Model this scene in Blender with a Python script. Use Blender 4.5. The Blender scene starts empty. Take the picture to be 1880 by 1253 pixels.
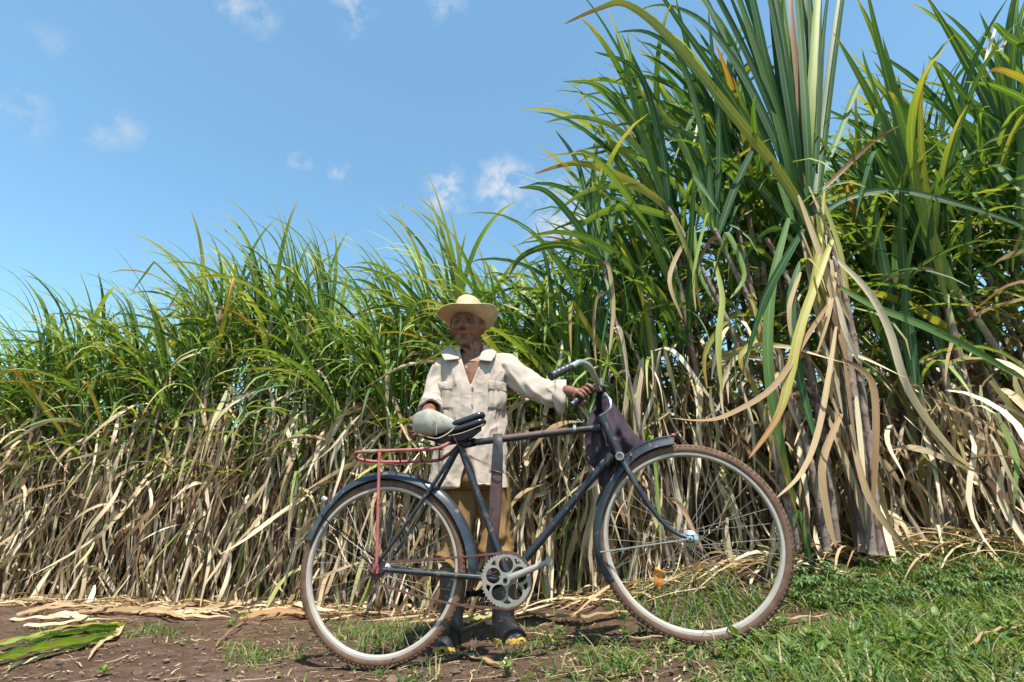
import bpy, math, random
import numpy as np
from mathutils import Vector, Matrix, noise as mnoise

R = math.radians
rnd = random.Random(11)
SC = bpy.context.scene
COL = SC.collection

# ------------------------------------------------------------------ camera, sky, sun, exposure
FPX, CX, CY, PITCH = 1000.0, 940.0, 626.5, R(20.5)
CAM = Vector((0, 0, .45))
cd = bpy.data.cameras.new('camera'); cam = bpy.data.objects.new('camera', cd); COL.objects.link(cam)
cam.location = CAM; cam.rotation_euler = (R(90) + PITCH, 0, 0)
cd.sensor_width = 36; cd.lens = 36 * FPX / 1880; cd.clip_start = .05; cd.clip_end = 4000
SC.camera = cam
SUN_EL, SUN_AZ = R(66), R(12)          # azimuth measured from behind the camera towards the right
SUN = Vector((math.sin(SUN_AZ) * math.cos(SUN_EL), -math.cos(SUN_AZ) * math.cos(SUN_EL), math.sin(SUN_EL)))
ld = bpy.data.lights.new('sun', 'SUN'); sun = bpy.data.objects.new('sun', ld); COL.objects.link(sun)
ld.energy = 5.0; ld.angle = R(.55); ld.color = (1, .955, .88)
sun.rotation_euler = SUN.to_track_quat('Z', 'Y').to_euler(); sun.location = (1, -3, 8)
SC.view_settings.view_transform = 'Standard'; SC.view_settings.look = 'None'
SC.view_settings.exposure = 0.9; SC.view_settings.gamma = 1
SC.render.engine = 'CYCLES'
SC.cycles.max_bounces = 6; SC.cycles.diffuse_bounces = 2; SC.cycles.glossy_bounces = 2
SC.cycles.transmission_bounces = 4; SC.cycles.transparent_max_bounces = 4
SC.cycles.use_denoising = True; SC.cycles.caustics_reflective = False; SC.cycles.caustics_refractive = False
SC.render.film_transparent = False

CP, SP = math.cos(PITCH), math.sin(PITCH)
def ray(px, py):
    x, y = (px - CX) / FPX, (CY - py) / FPX
    return Vector((x, CP - y * SP, SP + y * CP))
def at(px, py, D):
    r = ray(px, py); return CAM + r * (D / r.y)
def project(p):
    d = Vector(p) - CAM
    z = d.y * CP + d.z * SP
    return CX + FPX * d.x / z, CY - FPX * (d.z * CP - d.y * SP) / z
def on_plane(px, py, p0, n):
    r = ray(px, py); return CAM + r * ((p0 - CAM).dot(n) / r.dot(n))
def sstep(a, b, x):
    t = min(1, max(0, (x - a) / (b - a))); return t * t * (3 - 2 * t)
def gz0(x, y):
    xe = x if x > -.5 else -.5 - .12 * (1 - math.exp((x + .5) / .12 * .9)) 
    xe = min(xe, 4)
    return .05 + .09 * xe + .22 * sstep(2.2, 3.2, y) * sstep(-.3, 1.6, x)
def gz(x, y):
    n = mnoise.noise(Vector((x * 2.1, y * 2.1, 3))) * .018 + mnoise.noise(Vector((x * 6.3, y * 6.3, 9))) * .008
    return gz0(x, y) + n * sstep(.0, .5, abs(y - 2.25) + abs(x) * 0) * 1.0 + n * .25
def on_ground(px, py):
    r = ray(px, py); t = .5; last = t
    while t < 60:
        p = CAM + r * t
        if p.z < gz(p.x, p.y): break
        last = t; t += .04
    for _ in range(14):
        m = (last + t) / 2; p = CAM + r * m
        if p.z < gz(p.x, p.y): t = m
        else: last = m
    return CAM + r * t

# ---- world
w = bpy.data.worlds.new('World'); SC.world = w; w.use_nodes = True
w.cycles.sampling_method = 'MANUAL'; w.cycles.sample_map_resolution = 256
nt = w.node_tree; nt.nodes.clear()
def N(t, kind, **kw):
    n = t.nodes.new(kind)
    for k, v in kw.items():
        if k == 'inp':
            for a, b in v.items(): n.inputs[a].default_value = b
        else: setattr(n, k, v)
    return n
def L(t, a, b): t.links.new(a, b)
sky = N(nt, 'ShaderNodeTexSky', sky_type='NISHITA', sun_disc=False, sun_elevation=SUN_EL, sun_rotation=math.pi - SUN_AZ,
        air_density=1.0, dust_density=.3, ozone_density=1.0, altitude=0)
SKY_K = .15
bg = N(nt, 'ShaderNodeBackground', inp={'Strength': SKY_K}); outw = N(nt, 'ShaderNodeOutputWorld')
tc = N(nt, 'ShaderNodeTexCoord')
clouds = [(815, 343, 46, 1), (925, 340, 60, .95), (1040, 405, 85, .9), (828, 384, 32, .6), (45, 205, 40, .38), (238, 240, 32, .42), (172, 243, 26, .35),
          (425, 8, 32, .65), (475, 30, 32, .5), (652, 10, 38, .75), (820, 4, 36, .45), (545, 291, 18, .5), (617, 312, 20, .6), (100, 85, 26, .2),
          (210, 262, 22, .3)]
rs = random.Random(4)
dirs = [(ray(a, b).normalized(), r / 1000 * .9, s) for a, b, r, s in clouds]
for k in range(9):      # the same scattered small clouds all round the sky
    az, el = rs.uniform(0, 6.283), R(rs.uniform(8, 75))
    d = Vector((math.cos(az) * math.cos(el), math.sin(az) * math.cos(el), math.sin(el)))
    px, py = project(CAM + d * 10)
    if (d.y * CP + d.z * SP) > 0 and -200 < px < 2080 and -200 < py < 1300: continue
    dirs.append((d, rs.uniform(.03, .08), rs.uniform(.4, 1)))
warp = N(nt, 'ShaderNodeTexNoise', inp={'Scale': 16.0, 'Detail': 2.0})
L(nt, tc.outputs['Generated'], warp.inputs['Vector'])
wsub = N(nt, 'ShaderNodeVectorMath', operation='SUBTRACT'); wsub.inputs[1].default_value = (.5, .5, .5); L(nt, warp.outputs['Color'], wsub.inputs[0])
wsc = N(nt, 'ShaderNodeVectorMath', operation='SCALE'); wsc.inputs['Scale'].default_value = .06; L(nt, wsub.outputs[0], wsc.inputs[0])
wadd = N(nt, 'ShaderNodeVectorMath', operation='ADD'); L(nt, tc.outputs['Generated'], wadd.inputs[0]); L(nt, wsc.outputs[0], wadd.inputs[1])
acc = None
for d, r, s in dirs:
    dist = N(nt, 'ShaderNodeVectorMath', operation='DISTANCE'); dist.inputs[1].default_value = d; L(nt, wadd.outputs[0], dist.inputs[0])
    mr = N(nt, 'ShaderNodeMapRange', inp={'From Min': r * 1.15, 'From Max': r * -.15, 'To Min': 0.0, 'To Max': s}); L(nt, dist.outputs['Value'], mr.inputs['Value'])
    if acc is None: acc = mr.outputs[0]
    else:
        m = N(nt, 'ShaderNodeMath', operation='MAXIMUM'); L(nt, acc, m.inputs[0]); L(nt, mr.outputs[0], m.inputs[1]); acc = m.outputs[0]
cn = N(nt, 'ShaderNodeTexNoise', inp={'Scale': 34.0, 'Detail': 5.0, 'Roughness': .62}); L(nt, tc.outputs['Generated'], cn.inputs['Vector'])
cm = N(nt, 'ShaderNodeMapRange', inp={'From Min': .40, 'From Max': .62, 'To Min': 0.0, 'To Max': 1.5}); L(nt, cn.outputs['Fac'], cm.inputs['Value'])
cmul = N(nt, 'ShaderNodeMath', operation='MULTIPLY', use_clamp=True); L(nt, acc, cmul.inputs[0]); L(nt, cm.outputs[0], cmul.inputs[1])
cf = N(nt, 'ShaderNodeMath', operation='MULTIPLY', use_clamp=True); cf.inputs[1].default_value = .85; L(nt, cmul.outputs[0], cf.inputs[0])
tint = N(nt, 'ShaderNodeMix', data_type='RGBA', blend_type='MULTIPLY'); tint.inputs[0].default_value = 1.0
tint.inputs[7].default_value = (.85, 1.075, .985, 1); L(nt, sky.outputs[0], tint.inputs[6])
mixc = N(nt, 'ShaderNodeMix', data_type='RGBA'); mixc.inputs[7].default_value = (.42 / SKY_K, .44 / SKY_K, .47 / SKY_K, 1)
L(nt, cf.outputs[0], mixc.inputs[0]); L(nt, tint.outputs[2], mixc.inputs[6]); L(nt, mixc.outputs[2], bg.inputs['Color']); L(nt, bg.outputs[0], outw.inputs[0])

# ------------------------------------------------------------------ helpers
ORG = {}
def put(o, parent=None):
    COL.objects.link(o)
    if parent is not None: o.parent = parent
    return o
def thing(name, label, cat, loc, group=None):
    o = bpy.data.objects.new(name, None); o.empty_display_size = .1; COL.objects.link(o); o.location = loc
    o['label'] = label; o['category'] = cat
    if group: o['group'] = group
    ORG[o.name] = Vector(loc); return o
def tag(o, label, cat, group=None):
    o['label'] = label; o['category'] = cat
    if group: o['group'] = group
    return o
def cr(pts, n=8, closed=False):
    P = [Vector(p) for p in pts]
    if len(P) < 3: return [P[0].lerp(P[-1], i / n) for i in range(n + 1)]
    out = []
    m = len(P)
    rng = range(m if closed else m - 1)
    for i in rng:
        g = lambda k: P[k % m] if closed else P[max(0, min(m - 1, k))]
        p0, p1, p2, p3 = g(i - 1), g(i), g(i + 1), g(i + 2)
        for k in range(n):
            t = k / n
            out.append(.5 * ((2 * p1) + (p2 - p0) * t + (2 * p0 - 5 * p1 + 4 * p2 - p3) * t * t + (3 * p1 - p0 - 3 * p2 + p3) * t ** 3))
    if not closed: out.append(P[-1].copy())
    return out
def lerpl(vals, t):
    x = t * (len(vals) - 1); i = min(int(x), len(vals) - 2); return vals[i] + (vals[i + 1] - vals[i]) * (x - i)

class MB:
    def __init__(s): s.v, s.f, s.mi, s.uv, s.r = [], [], [], [], []
    def add(s, vs, fs, mi=0, uvs=None, rv=0.0):
        o = len(s.v); s.v += [tuple(v) for v in vs]; s.f += [tuple(i + o for i in f) for f in fs]; s.mi += [mi] * len(fs)
        s.uv += list(uvs) if uvs is not None else [(0, 0)] * len(vs); s.r += [rv] * len(vs); return s
    def grid(s, rows, closed_u=False, closed_v=False, mi=0, caps=False, rv=0.0):
        m, n = len(rows), len(rows[0]); vs = [p for r_ in rows for p in r_]; fs = []
        for i in range(m if closed_v else m - 1):
            for j in range(n if closed_u else n - 1):
                a, b = i * n + j, i * n + (j + 1) % n; c, d = ((i + 1) % m) * n + (j + 1) % n, ((i + 1) % m) * n + j
                fs.append((a, b, c, d))
        if caps: fs.append(tuple(range(n))[::-1]); fs.append(tuple((m - 1) * n + j for j in range(n)))
        uvs = [(j / max(1, n - 1), i / max(1, m - 1)) for i in range(m) for j in range(n)]
        return s.add(vs, fs, mi, uvs, rv)
    def tube(s, pts, rad, seg=10, caps=True, closed=False, mi=0, squash=1.0, ref=None):
        P = [Vector(p) for p in pts]; m = len(P); rows = []
        T = []
        for i in range(m):
            a = P[(i - 1) % m] if (closed or i > 0) else P[i]; b = P[(i + 1) % m] if (closed or i < m - 1) else P[i]
            d = b - a; T.append(d.normalized() if d.length > 1e-9 else Vector((0, 0, 1)))
        ref = Vector(ref) if ref is not None else (Vector((0, 0, 1)) if abs(T[0].z) < .9 else Vector((1, 0, 0)))
        u = (ref - T[0] * ref.dot(T[0])).normalized()
        for i in range(m):
            u = (u - T[i] * u.dot(T[i])).normalized(); v = T[i].cross(u)
            r_ = rad if isinstance(rad, (int, float)) else lerpl(rad, i / max(1, m - 1))
            rows.append([P[i] + u * (r_ * math.cos(2 * math.pi * k / seg)) + v * (r_ * squash * math.sin(2 * math.pi * k / seg)) for k in range(seg)])
        return s.grid(rows, closed_u=True, closed_v=closed, mi=mi, caps=caps and not closed)
    def revolve(s, prof, c, a, n=40, mi=0, closed_prof=True, ang=(0, 2 * math.pi), ref=None):
        a = Vector(a).normalized(); ref = Vector(ref) if ref is not None else Vector((0, 0, 1))
        u = (ref - a * ref.dot(a)).normalized(); v = a.cross(u); full = abs(ang[1] - ang[0] - 2 * math.pi) < 1e-6
        rows = []
        for i in range(n if full else n + 1):
            t = ang[0] + (ang[1] - ang[0]) * i / n; d = u * math.cos(t) + v * math.sin(t)
            rows.append([Vector(c) + d * r_ + a * h for r_, h in prof])
        return s.grid(rows, closed_u=closed_prof, closed_v=full, mi=mi)
    def box(s, c, ax, ay, az, mi=0, taper=1.0):
        c, ax, ay, az = Vector(c), Vector(ax), Vector(ay), Vector(az); vs = []
        for sz in (-1, 1):
            k = taper if sz > 0 else 1
            for sx, sy in ((-1, -1), (1, -1), (1, 1), (-1, 1)): vs.append(c + ax * sx * k + ay * sy * k + az * sz)
        return s.add(vs, [(3, 2, 1, 0), (4, 5, 6, 7), (0, 1, 5, 4), (1, 2, 6, 5), (2, 3, 7, 6), (3, 0, 4, 7)], mi)
    def ball(s, c, ax, ay, az, n=12, m=8, mi=0):
        c, ax, ay, az = Vector(c), Vector(ax), Vector(ay), Vector(az)
        rows = [[c + (ax * math.cos(2 * math.pi * j / n) + ay * math.sin(2 * math.pi * j / n)) * math.sin(math.pi * (i + .02) / (m + .04)) + az * math.cos(math.pi * (i + .02) / (m + .04)) for j in range(n)] for i in range(m + 1)]
        return s.grid(rows, closed_u=True, mi=mi, caps=True)
    def profile(s, pts, prof, axis, mi=0, caps=True):
        """sweep a 2-D profile (radial, axial) along a path whose radial direction is tangent x axis"""
        P = [Vector(p) for p in pts]; rows = []
        for i in range(len(P)):
            t = (P[min(i + 1, len(P) - 1)] - P[max(i - 1, 0)]).normalized(); r_ = Vector(axis).cross(t).normalized()
            rows.append([P[i] + r_ * a + Vector(axis) * b for a, b in prof])
        return s.grid(rows, closed_u=True, mi=mi, caps=caps)
    def mesh(s, name, mats, smooth=True, org=(0, 0, 0), auto=None):
        me = bpy.data.meshes.new(name); V = np.array(s.v, dtype=np.float64).reshape(-1, 3) - np.array(org)
        me.from_pydata(V.tolist(), [], s.f)
        for m in (mats if isinstance(mats, (list, tuple)) else [mats]): me.materials.append(m)
        nf = len(me.polygons)
        me.polygons.foreach_set('material_index', s.mi); me.polygons.foreach_set('use_smooth', [smooth] * nf)
        if any(u != (0, 0) for u in s.uv):
            ul = me.uv_layers.new(name='UVMap'); li = np.empty(len(me.loops), dtype=np.int32); me.loops.foreach_get('vertex_index', li)
            ul.data.foreach_set('uv', np.array(s.uv, dtype=np.float32)[li].ravel())
        if any(s.r):
            at_ = me.attributes.new('rnd', 'FLOAT', 'POINT'); at_.data.foreach_set('value', np.array(s.r, dtype=np.float32))
        if smooth and auto is not None: me.set_sharp_from_angle(angle=auto)
        me.update(); return me
    def build(s, name, mats, parent=None, smooth=True, auto=R(40), org=None):
        o0 = org if org is not None else (ORG[parent.name] if parent is not None else Vector((0, 0, 0)))
        o = bpy.data.objects.new(name, s.mesh(name, mats, smooth, o0, auto)); COL.objects.link(o)
        if parent is not None: o.parent = parent; ORG[o.name] = Vector(o0)
        elif org is not None: o.location = org; ORG[o.name] = Vector(org)
        else: ORG[o.name] = Vector((0, 0, 0))
        return o

# ------------------------------------------------------------------ materials
def newmat(name):
    m = bpy.data.materials.new(name); m.use_nodes = True; t = m.node_tree; t.nodes.clear()
    out = N(t, 'ShaderNodeOutputMaterial'); b = N(t, 'ShaderNodeBsdfPrincipled'); L(t, b.outputs[0], out.inputs[0]); return m, t, b, out
def ramp(t, stops, fac=None, interp='LINEAR'):
    n = N(t, 'ShaderNodeValToRGB'); e = n.color_ramp; e.interpolation = interp
    while len(e.elements) > 1: e.elements.remove(e.elements[0])
    e.elements[0].position = stops[0][0]; e.elements[0].color = (*stops[0][1], 1)
    for p, c in stops[1:]: x = e.elements.new(p); x.color = (*c, 1)
    if fac is not None: L(t, fac, n.inputs[0])
    return n
def nz(t, scale, detail=4, rough=.55, coord='Object', vec=None):
    n = N(t, 'ShaderNodeTexNoise', inp={'Scale': scale, 'Detail': detail, 'Roughness': rough})
    if vec is None: c = N(t, 'ShaderNodeTexCoord'); vec = c.outputs[coord]
    L(t, vec, n.inputs['Vector']); return n
def mix(t, fac, a, b, blend='MIX'):
    n = N(t, 'ShaderNodeMix', data_type='RGBA', blend_type=blend)
    for sock, v in ((n.inputs[0], fac), (n.inputs[6], a), (n.inputs[7], b)):
        if hasattr(v, 'is_linked') or hasattr(v, 'links'): L(t, v, sock)
        elif isinstance(v, (int, float)): sock.default_value = v
        else: sock.default_value = (*v, 1)
    return n.outputs[2]
def math_(t, op, a, b=None, clamp=False):
    n = N(t, 'ShaderNodeMath', operation=op, use_clamp=clamp)
    for i, v in enumerate((a, b)):
        if v is None: continue
        if isinstance(v, (int, float)): n.inputs[i].default_value = v
        else: L(t, v, n.inputs[i])
    return n.outputs[0]
def bump(t, b, h, strength=.3, dist=.01):
    n = N(t, 'ShaderNodeBump', inp={'Strength': strength, 'Distance': dist}); L(t, h, n.inputs['Height']); L(t, n.outputs[0], b.inputs['Normal'])
def simple(name, c1, c2, scale=20, rough=.6, metal=0, spec=.4, bmp=.15, wear=None, wear_at=.62, bdist=.004, rough2=None):
    m, t, b, o = newmat(name); n = nz(t, scale, 5, .6)
    col = ramp(t, [(.3, c1), (.7, c2)], n.outputs['Fac']).outputs[0]
    if wear is not None:
        n2 = nz(t, scale * 2.6, 6, .7); f = ramp(t, [(wear_at, (0, 0, 0)), (wear_at + .05, (1, 1, 1))], n2.outputs['Fac']).outputs[0]
        col = mix(t, f, col, wear)
        rr = N(t, 'ShaderNodeMapRange', inp={'To Min': rough, 'To Max': rough2 if rough2 is not None else min(1, rough + .3)}); L(t, f, rr.inputs['Value']); L(t, rr.outputs[0], b.inputs['Roughness'])
    else: b.inputs['Roughness'].default_value = rough
    L(t, col, b.inputs['Base Color']); b.inputs['Metallic'].default_value = metal; b.inputs['Specular IOR Level'].default_value = spec
    if bmp: n3 = nz(t, scale * 4, 4, .6); bump(t, b, n3.outputs['Fac'], bmp, bdist)
    return m
def rand_value(t):
    oi = N(t, 'ShaderNodeObjectInfo'); a = N(t, 'ShaderNodeAttribute', attribute_name='rnd')
    return math_(t, 'FRACT', math_(t, 'ADD', oi.outputs['Random'], a.outputs['Fac']))
def blade(name, stops, tip=None, tip_at=.72, rib=None, transl=.3, tcol=None, rough=.5, spec=.35, vein=.25, spots=None):
    m, t, b, o = newmat(name); r = rand_value(t)
    uv = N(t, 'ShaderNodeUVMap'); sx = N(t, 'ShaderNodeSeparateXYZ'); L(t, uv.outputs[0], sx.inputs[0])
    c = ramp(t, stops, r).outputs[0]
    mp = N(t, 'ShaderNodeCombineXYZ'); L(t, math_(t, 'MULTIPLY', sx.outputs[0], 22.0), mp.inputs[0]); L(t, math_(t, 'MULTIPLY', sx.outputs[1], 2.5), mp.inputs[1]); L(t, math_(t, 'MULTIPLY', r, 37.0), mp.inputs[2])
    n = nz(t, 1.0, 3, .6, vec=mp.outputs[0])
    vv = N(t, 'ShaderNodeMapRange', inp={'From Min': .3, 'From Max': .7, 'To Min': 1 - vein, 'To Max': 1 + vein * .6}); L(t, n.outputs['Fac'], vv.inputs['Value'])
    cv = N(t, 'ShaderNodeVectorMath', operation='SCALE'); L(t, c, cv.inputs[0]); L(t, vv.outputs[0], cv.inputs['Scale']); c = cv.outputs[0]
    if tip is not None:
        mp2 = N(t, 'ShaderNodeCombineXYZ'); L(t, math_(t, 'MULTIPLY', sx.outputs[0], 3.0), mp2.inputs[0]); L(t, math_(t, 'MULTIPLY', sx.outputs[1], 5.0), mp2.inputs[1]); L(t, math_(t, 'MULTIPLY', r, 91.0), mp2.inputs[2])
        n2 = nz(t, 1.0, 3, .6, vec=mp2.outputs[0])
        e = math_(t, 'ADD', sx.outputs[1], math_(t, 'MULTIPLY', math_(t, 'SUBTRACT', n2.outputs['Fac'], .5), 1.1))
        e = math_(t, 'ADD', e, math_(t, 'MULTIPLY', math_(t, 'SUBTRACT', r, .5), .25))
        f = ramp(t, [(tip_at, (0, 0, 0)), (min(1, tip_at + .22), (1, 1, 1))], e).outputs[0]
        c = mix(t, f, c, tip)
    if rib is not None:
        d = math_(t, 'ABSOLUTE', math_(t, 'SUBTRACT', sx.outputs[0], .5)); f = ramp(t, [(.04, (1, 1, 1)), (.09, (0, 0, 0))], d).outputs[0]
        c = mix(t, math_(t, 'MULTIPLY', f, .7), c, rib)
    L(t, c, b.inputs['Base Color']); b.inputs['Roughness'].default_value = rough; b.inputs['Specular IOR Level'].default_value = spec
    bump(t, b, n.outputs['Fac'], .25, .002)
    tr = N(t, 'ShaderNodeBsdfTranslucent'); tm = mix(t, 1.0, c, tcol or (1.5, 1.4, .6), 'MULTIPLY'); L(t, tm, tr.inputs[0])
    ms = N(t, 'ShaderNodeMixShader', inp={0: transl}); L(t, b.outputs[0], ms.inputs[1]); L(t, tr.outputs[0], ms.inputs[2]); L(t, ms.outputs[0], o.inputs[0])
    return m

M = {}
M['leaf'] = blade('cane_leaf_green', [(0, (.028, .075, .024)), (.25, (.07, .16, .03)), (.5, (.14, .245, .042)), (.8, (.225, .315, .06)), (1, (.36, .37, .08))],
                  tip=(.40, .33, .12), tip_at=.86, rib=(.30, .36, .15), transl=.30, tcol=(1.6, 1.5, .5), rough=.48, spec=.32)
M['leaf_blue'] = blade('cane_leaf_bluegreen', [(0, (.032, .085, .036)), (.5, (.06, .135, .047)), (1, (.105, .19, .045))],
                  tip=(.36, .30, .05), tip_at=.95, rib=(.17, .24, .12), transl=.25, tcol=(1.7, 1.6, .5), rough=.55, spec=.14)
M['leaf_yellow'] = blade('cane_leaf_yellowing', [(0, (.24, .28, .05)), (.5, (.36, .34, .06)), (1, (.42, .30, .05))], tip=(.30, .13, .035), tip_at=.62, rib=(.42, .36, .12), transl=.3, tcol=(1.4, 1.3, .6))
M['leaf_brown'] = blade('cane_leaf_rusty', [(0, (.30, .15, .05)), (1, (.24, .11, .04))], tip=(.40, .30, .16), tip_at=.8, transl=.28, tcol=(1.5, 1.1, .6))
M['dry'] = blade('cane_leaf_dry', [(0, (.26, .155, .075)), (.25, (.42, .295, .155)), (.6, (.58, .445, .265)), (.9, (.70, .575, .39)), (1, (.36, .20, .09))],
                 transl=.22, tcol=(1.25, 1.1, .8), rough=.65, spec=.25, vein=.35)
M['dryold'] = blade('cane_trash_dry', [(0, (.07, .04, .022)), (.2, (.20, .125, .065)), (.42, (.52, .39, .235)), (.85, (.78, .66, .48)), (.95, (.34, .33, .10)), (1, (.14, .22, .05))],
                 transl=.2, tcol=(1.2, 1.05, .8), rough=.7, spec=.2, vein=.4)
M['grass'] = blade('grass_blades', [(0, (.025, .062, .018)), (.3, (.065, .13, .03)), (.6, (.13, .205, .045)), (.8, (.20, .26, .06)), (.88, (.38, .30, .15)), (1, (.42, .33, .18))],
                   transl=.35, tcol=(1.4, 1.4, .6), rough=.5, spec=.3)
M['weed'] = blade('weed_leaf', [(0, (.065, .125, .032)), (.5, (.11, .19, .042)), (1, (.16, .235, .052))], rib=(.3, .38, .14), transl=.35, tcol=(1.4, 1.4, .5), rough=.45)
M['weed_blue'] = blade('weed_leaf_grey', [(0, (.08, .155, .045)), (1, (.14, .225, .07))], rib=(.16, .26, .12), transl=.25, tcol=(1.4, 1.4, .6), rough=.5)

def stalk_mat():
    m, t, b, o = newmat('cane_stalk'); r = rand_value(t); tcx = N(t, 'ShaderNodeTexCoord'); sx = N(t, 'ShaderNodeSeparateXYZ'); L(t, tcx.outputs['UV'], sx.inputs[0])
    n = nz(t, 9, 5, .6)
    c = ramp(t, [(0, (.20, .13, .10)), (.4, (.32, .25, .19)), (.7, (.24, .14, .13)), (1, (.40, .34, .27))], r).outputs[0]
    c2 = ramp(t, [(.35, (.5, .45, .42)), (.65, (1.15, 1.1, 1.0))], n.outputs['Fac']).outputs[0]
    c = mix(t, 1.0, c, c2, 'MULTIPLY'); top = ramp(t, [(.74, (0, 0, 0)), (.9, (1, 1, 1))], sx.outputs[1]).outputs[0]
    c = mix(t, top, c, (.28, .34, .12)); L(t, c, b.inputs['Base Color']); b.inputs['Roughness'].default_value = .6; b.inputs['Specular IOR Level'].default_value = .3
    bump(t, b, n.outputs['Fac'], .3, .004); return m
M['stalk'] = stalk_mat()
M['stalk_pale'] = simple('pale_cane_stalk', (.11, .078, .066), (.30, .24, .19), 7, .65, 0, .25, .4, wear=(.12, .065, .07), wear_at=.54)

def soil_mat():
    m, t, b, o = newmat('soil'); n1 = nz(t, 1.6, 5, .6); n2 = nz(t, 14, 6, .65); n3 = nz(t, 90, 5, .7)
    c = ramp(t, [(.3, (.090, .056, .038)), (.5, (.138, .086, .059)), (.72, (.19, .130, .095))], n1.outputs['Fac']).outputs[0]
    g = ramp(t, [(.30, (.62, .58, .55)), (.55, (1.0, .97, .95)), (.72, (1.3, 1.25, 1.2))], n2.outputs['Fac']).outputs[0]
    c = mix(t, 1.0, c, g, 'MULTIPLY'); f = ramp(t, [(.62, (0, 0, 0)), (.72, (1, 1, 1))], n3.outputs['Fac']).outputs[0]
    c = mix(t, math_(t, 'MULTIPLY', f, .55), c, (.33, .25, .18)); L(t, c, b.inputs['Base Color']); b.inputs['Roughness'].default_value = .95; b.inputs['Specular IOR Level'].default_value = .1
    h = math_(t, 'ADD', n2.outputs['Fac'], math_(t, 'MULTIPLY', n3.outputs['Fac'], .5)); bump(t, b, h, 1.0, .035); return m
M['soil'] = soil_mat()
M['black'] = simple('worn_black_paint', (.010, .013, .018), (.026, .030, .036), 14, .36, 0, .5, .08, wear=(.10, .068, .05), wear_at=.57, rough2=.8)
M['blackblue'] = simple('mudguard_paint', (.012, .016, .022), (.035, .042, .052), 10, .32, 0, .5, .06, wear=(.12, .09, .07), wear_at=.58, rough2=.75)
M['rubber'] = simple('dusty_tyre_rubber', (.092, .050, .034), (.165, .098, .066), 26, .9, 0, .15, .35)
M['rim'] = simple('dull_rim_metal', (.345, .305, .26), (.44, .39, .335), 12, .55, .15, .4, .05, wear=(.30, .25, .20), wear_at=.68)
M['steel'] = simple('chromed_steel', (.42, .42, .41), (.58, .57, .55), 30, .28, .85, .5, .08, wear=(.22, .13, .08), wear_at=.64, rough2=.8)
M['alloy'] = simple('grey_chainring_metal', (.235, .21, .185), (.335, .30, .265), 24, .5, .3, .4, .1, wear=(.24, .18, .14), wear_at=.63)
M['spoke'] = simple('spoke_wire', (.25, .20, .17), (.42, .38, .35), 40, .45, .6, .4, 0)
M['rust'] = simple('rusty_chain', (.085, .042, .034), (.17, .085, .065), 60, .85, .15, .2, .4)
M['red'] = simple('chipped_red_paint', (.32, .062, .060), (.43, .135, .12), 22, .55, 0, .4, .2, wear=(.20, .10, .075), wear_at=.55)
M['grip'] = simple('black_grip_rubber', (.014, .016, .018), (.035, .036, .038), 30, .42, 0, .5, .15)
M['saddle'] = simple('black_saddle_vinyl', (.009, .011, .015), (.022, .025, .03), 20, .24, 0, .55, .08)
M['cover'] = simple('pale_vinyl_cover', (.27, .25, .20), (.40, .375, .315), 14, .45, 0, .45, .3, wear=(.20, .17, .125), wear_at=.58)
M['piping'] = simple('beige_piping', (.22, .165, .10), (.30, .235, .15), 25, .7)
M['dark'] = simple('grimy_black_steel', (.004, .004, .004), (.009, .008, .008), 30, .8, .0, .12, .2)
M['sheath'] = simple('brown_leather', (.075, .042, .042), (.145, .080, .075), 11, .6, 0, .35, .3, wear=(.05, .03, .03), wear_at=.6)
M['sheathtop'] = simple('black_leather', (.013, .013, .015), (.04, .036, .036), 22, .55, 0, .35, .3, wear=(.13, .07, .065), wear_at=.62)
M['cloth'] = simple('plum_cotton_cloth', (.038, .026, .034), (.068, .048, .060), 16, .95, 0, .1, .3)
M['wire'] = simple('thin_wire', (.06, .045, .04), (.12, .09, .08), 40, .6, .3)
M['tie'] = simple('grey_string', (.30, .29, .27), (.42, .40, .37), 40, .9)
M['shirt'] = simple('cream_cotton', (.375, .302, .247), (.44, .36, .297), 5, .9, 0, .15, .25, bdist=.003)
M['trousers'] = simple('ochre_cotton', (.165, .097, .040), (.24, .143, .064), 7, .95, 0, .1, .3, bdist=.004)
M['boot'] = simple('black_rubber_boot', (.006, .007, .008), (.018, .018, .018), 12, .5, 0, .4, .15, wear=(.09, .072, .058), wear_at=.58)
M['sole'] = simple('yellow_boot_sole', (.36, .21, .03), (.48, .30, .05), 18, .8, 0, .2, .2, wear=(.15, .11, .08), wear_at=.52)
M['skin'] = simple('weathered_skin', (.120, .045, .023), (.235, .102, .058), 26, .5, 0, .35, .35, bdist=.003)
M['hair'] = simple('grey_hair', (.03, .027, .025), (.13, .12, .115), 120, .8, 0, .2, .4)
M['eyew'] = simple('eye_white', (.20, .165, .145), (.25, .21, .19), 30, .3, 0, .5, 0)
M['eyeb'] = simple('eye_iris', (.015, .01, .008), (.03, .02, .015), 30, .2, 0, .5, 0)
M['lip'] = simple('lip_skin', (.105, .044, .036), (.14, .062, .05), 60, .6)
M['button'] = simple('shirt_button', (.36, .31, .26), (.44, .39, .33), 30, .4)
M['orange'] = simple('orange_plastic', (.66, .21, .035), (.78, .30, .06), 20, .55)
M['pebble'] = simple('soil_clod', (.095, .062, .046), (.18, .12, .09), 20, .95, 0, .1, .5)
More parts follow.
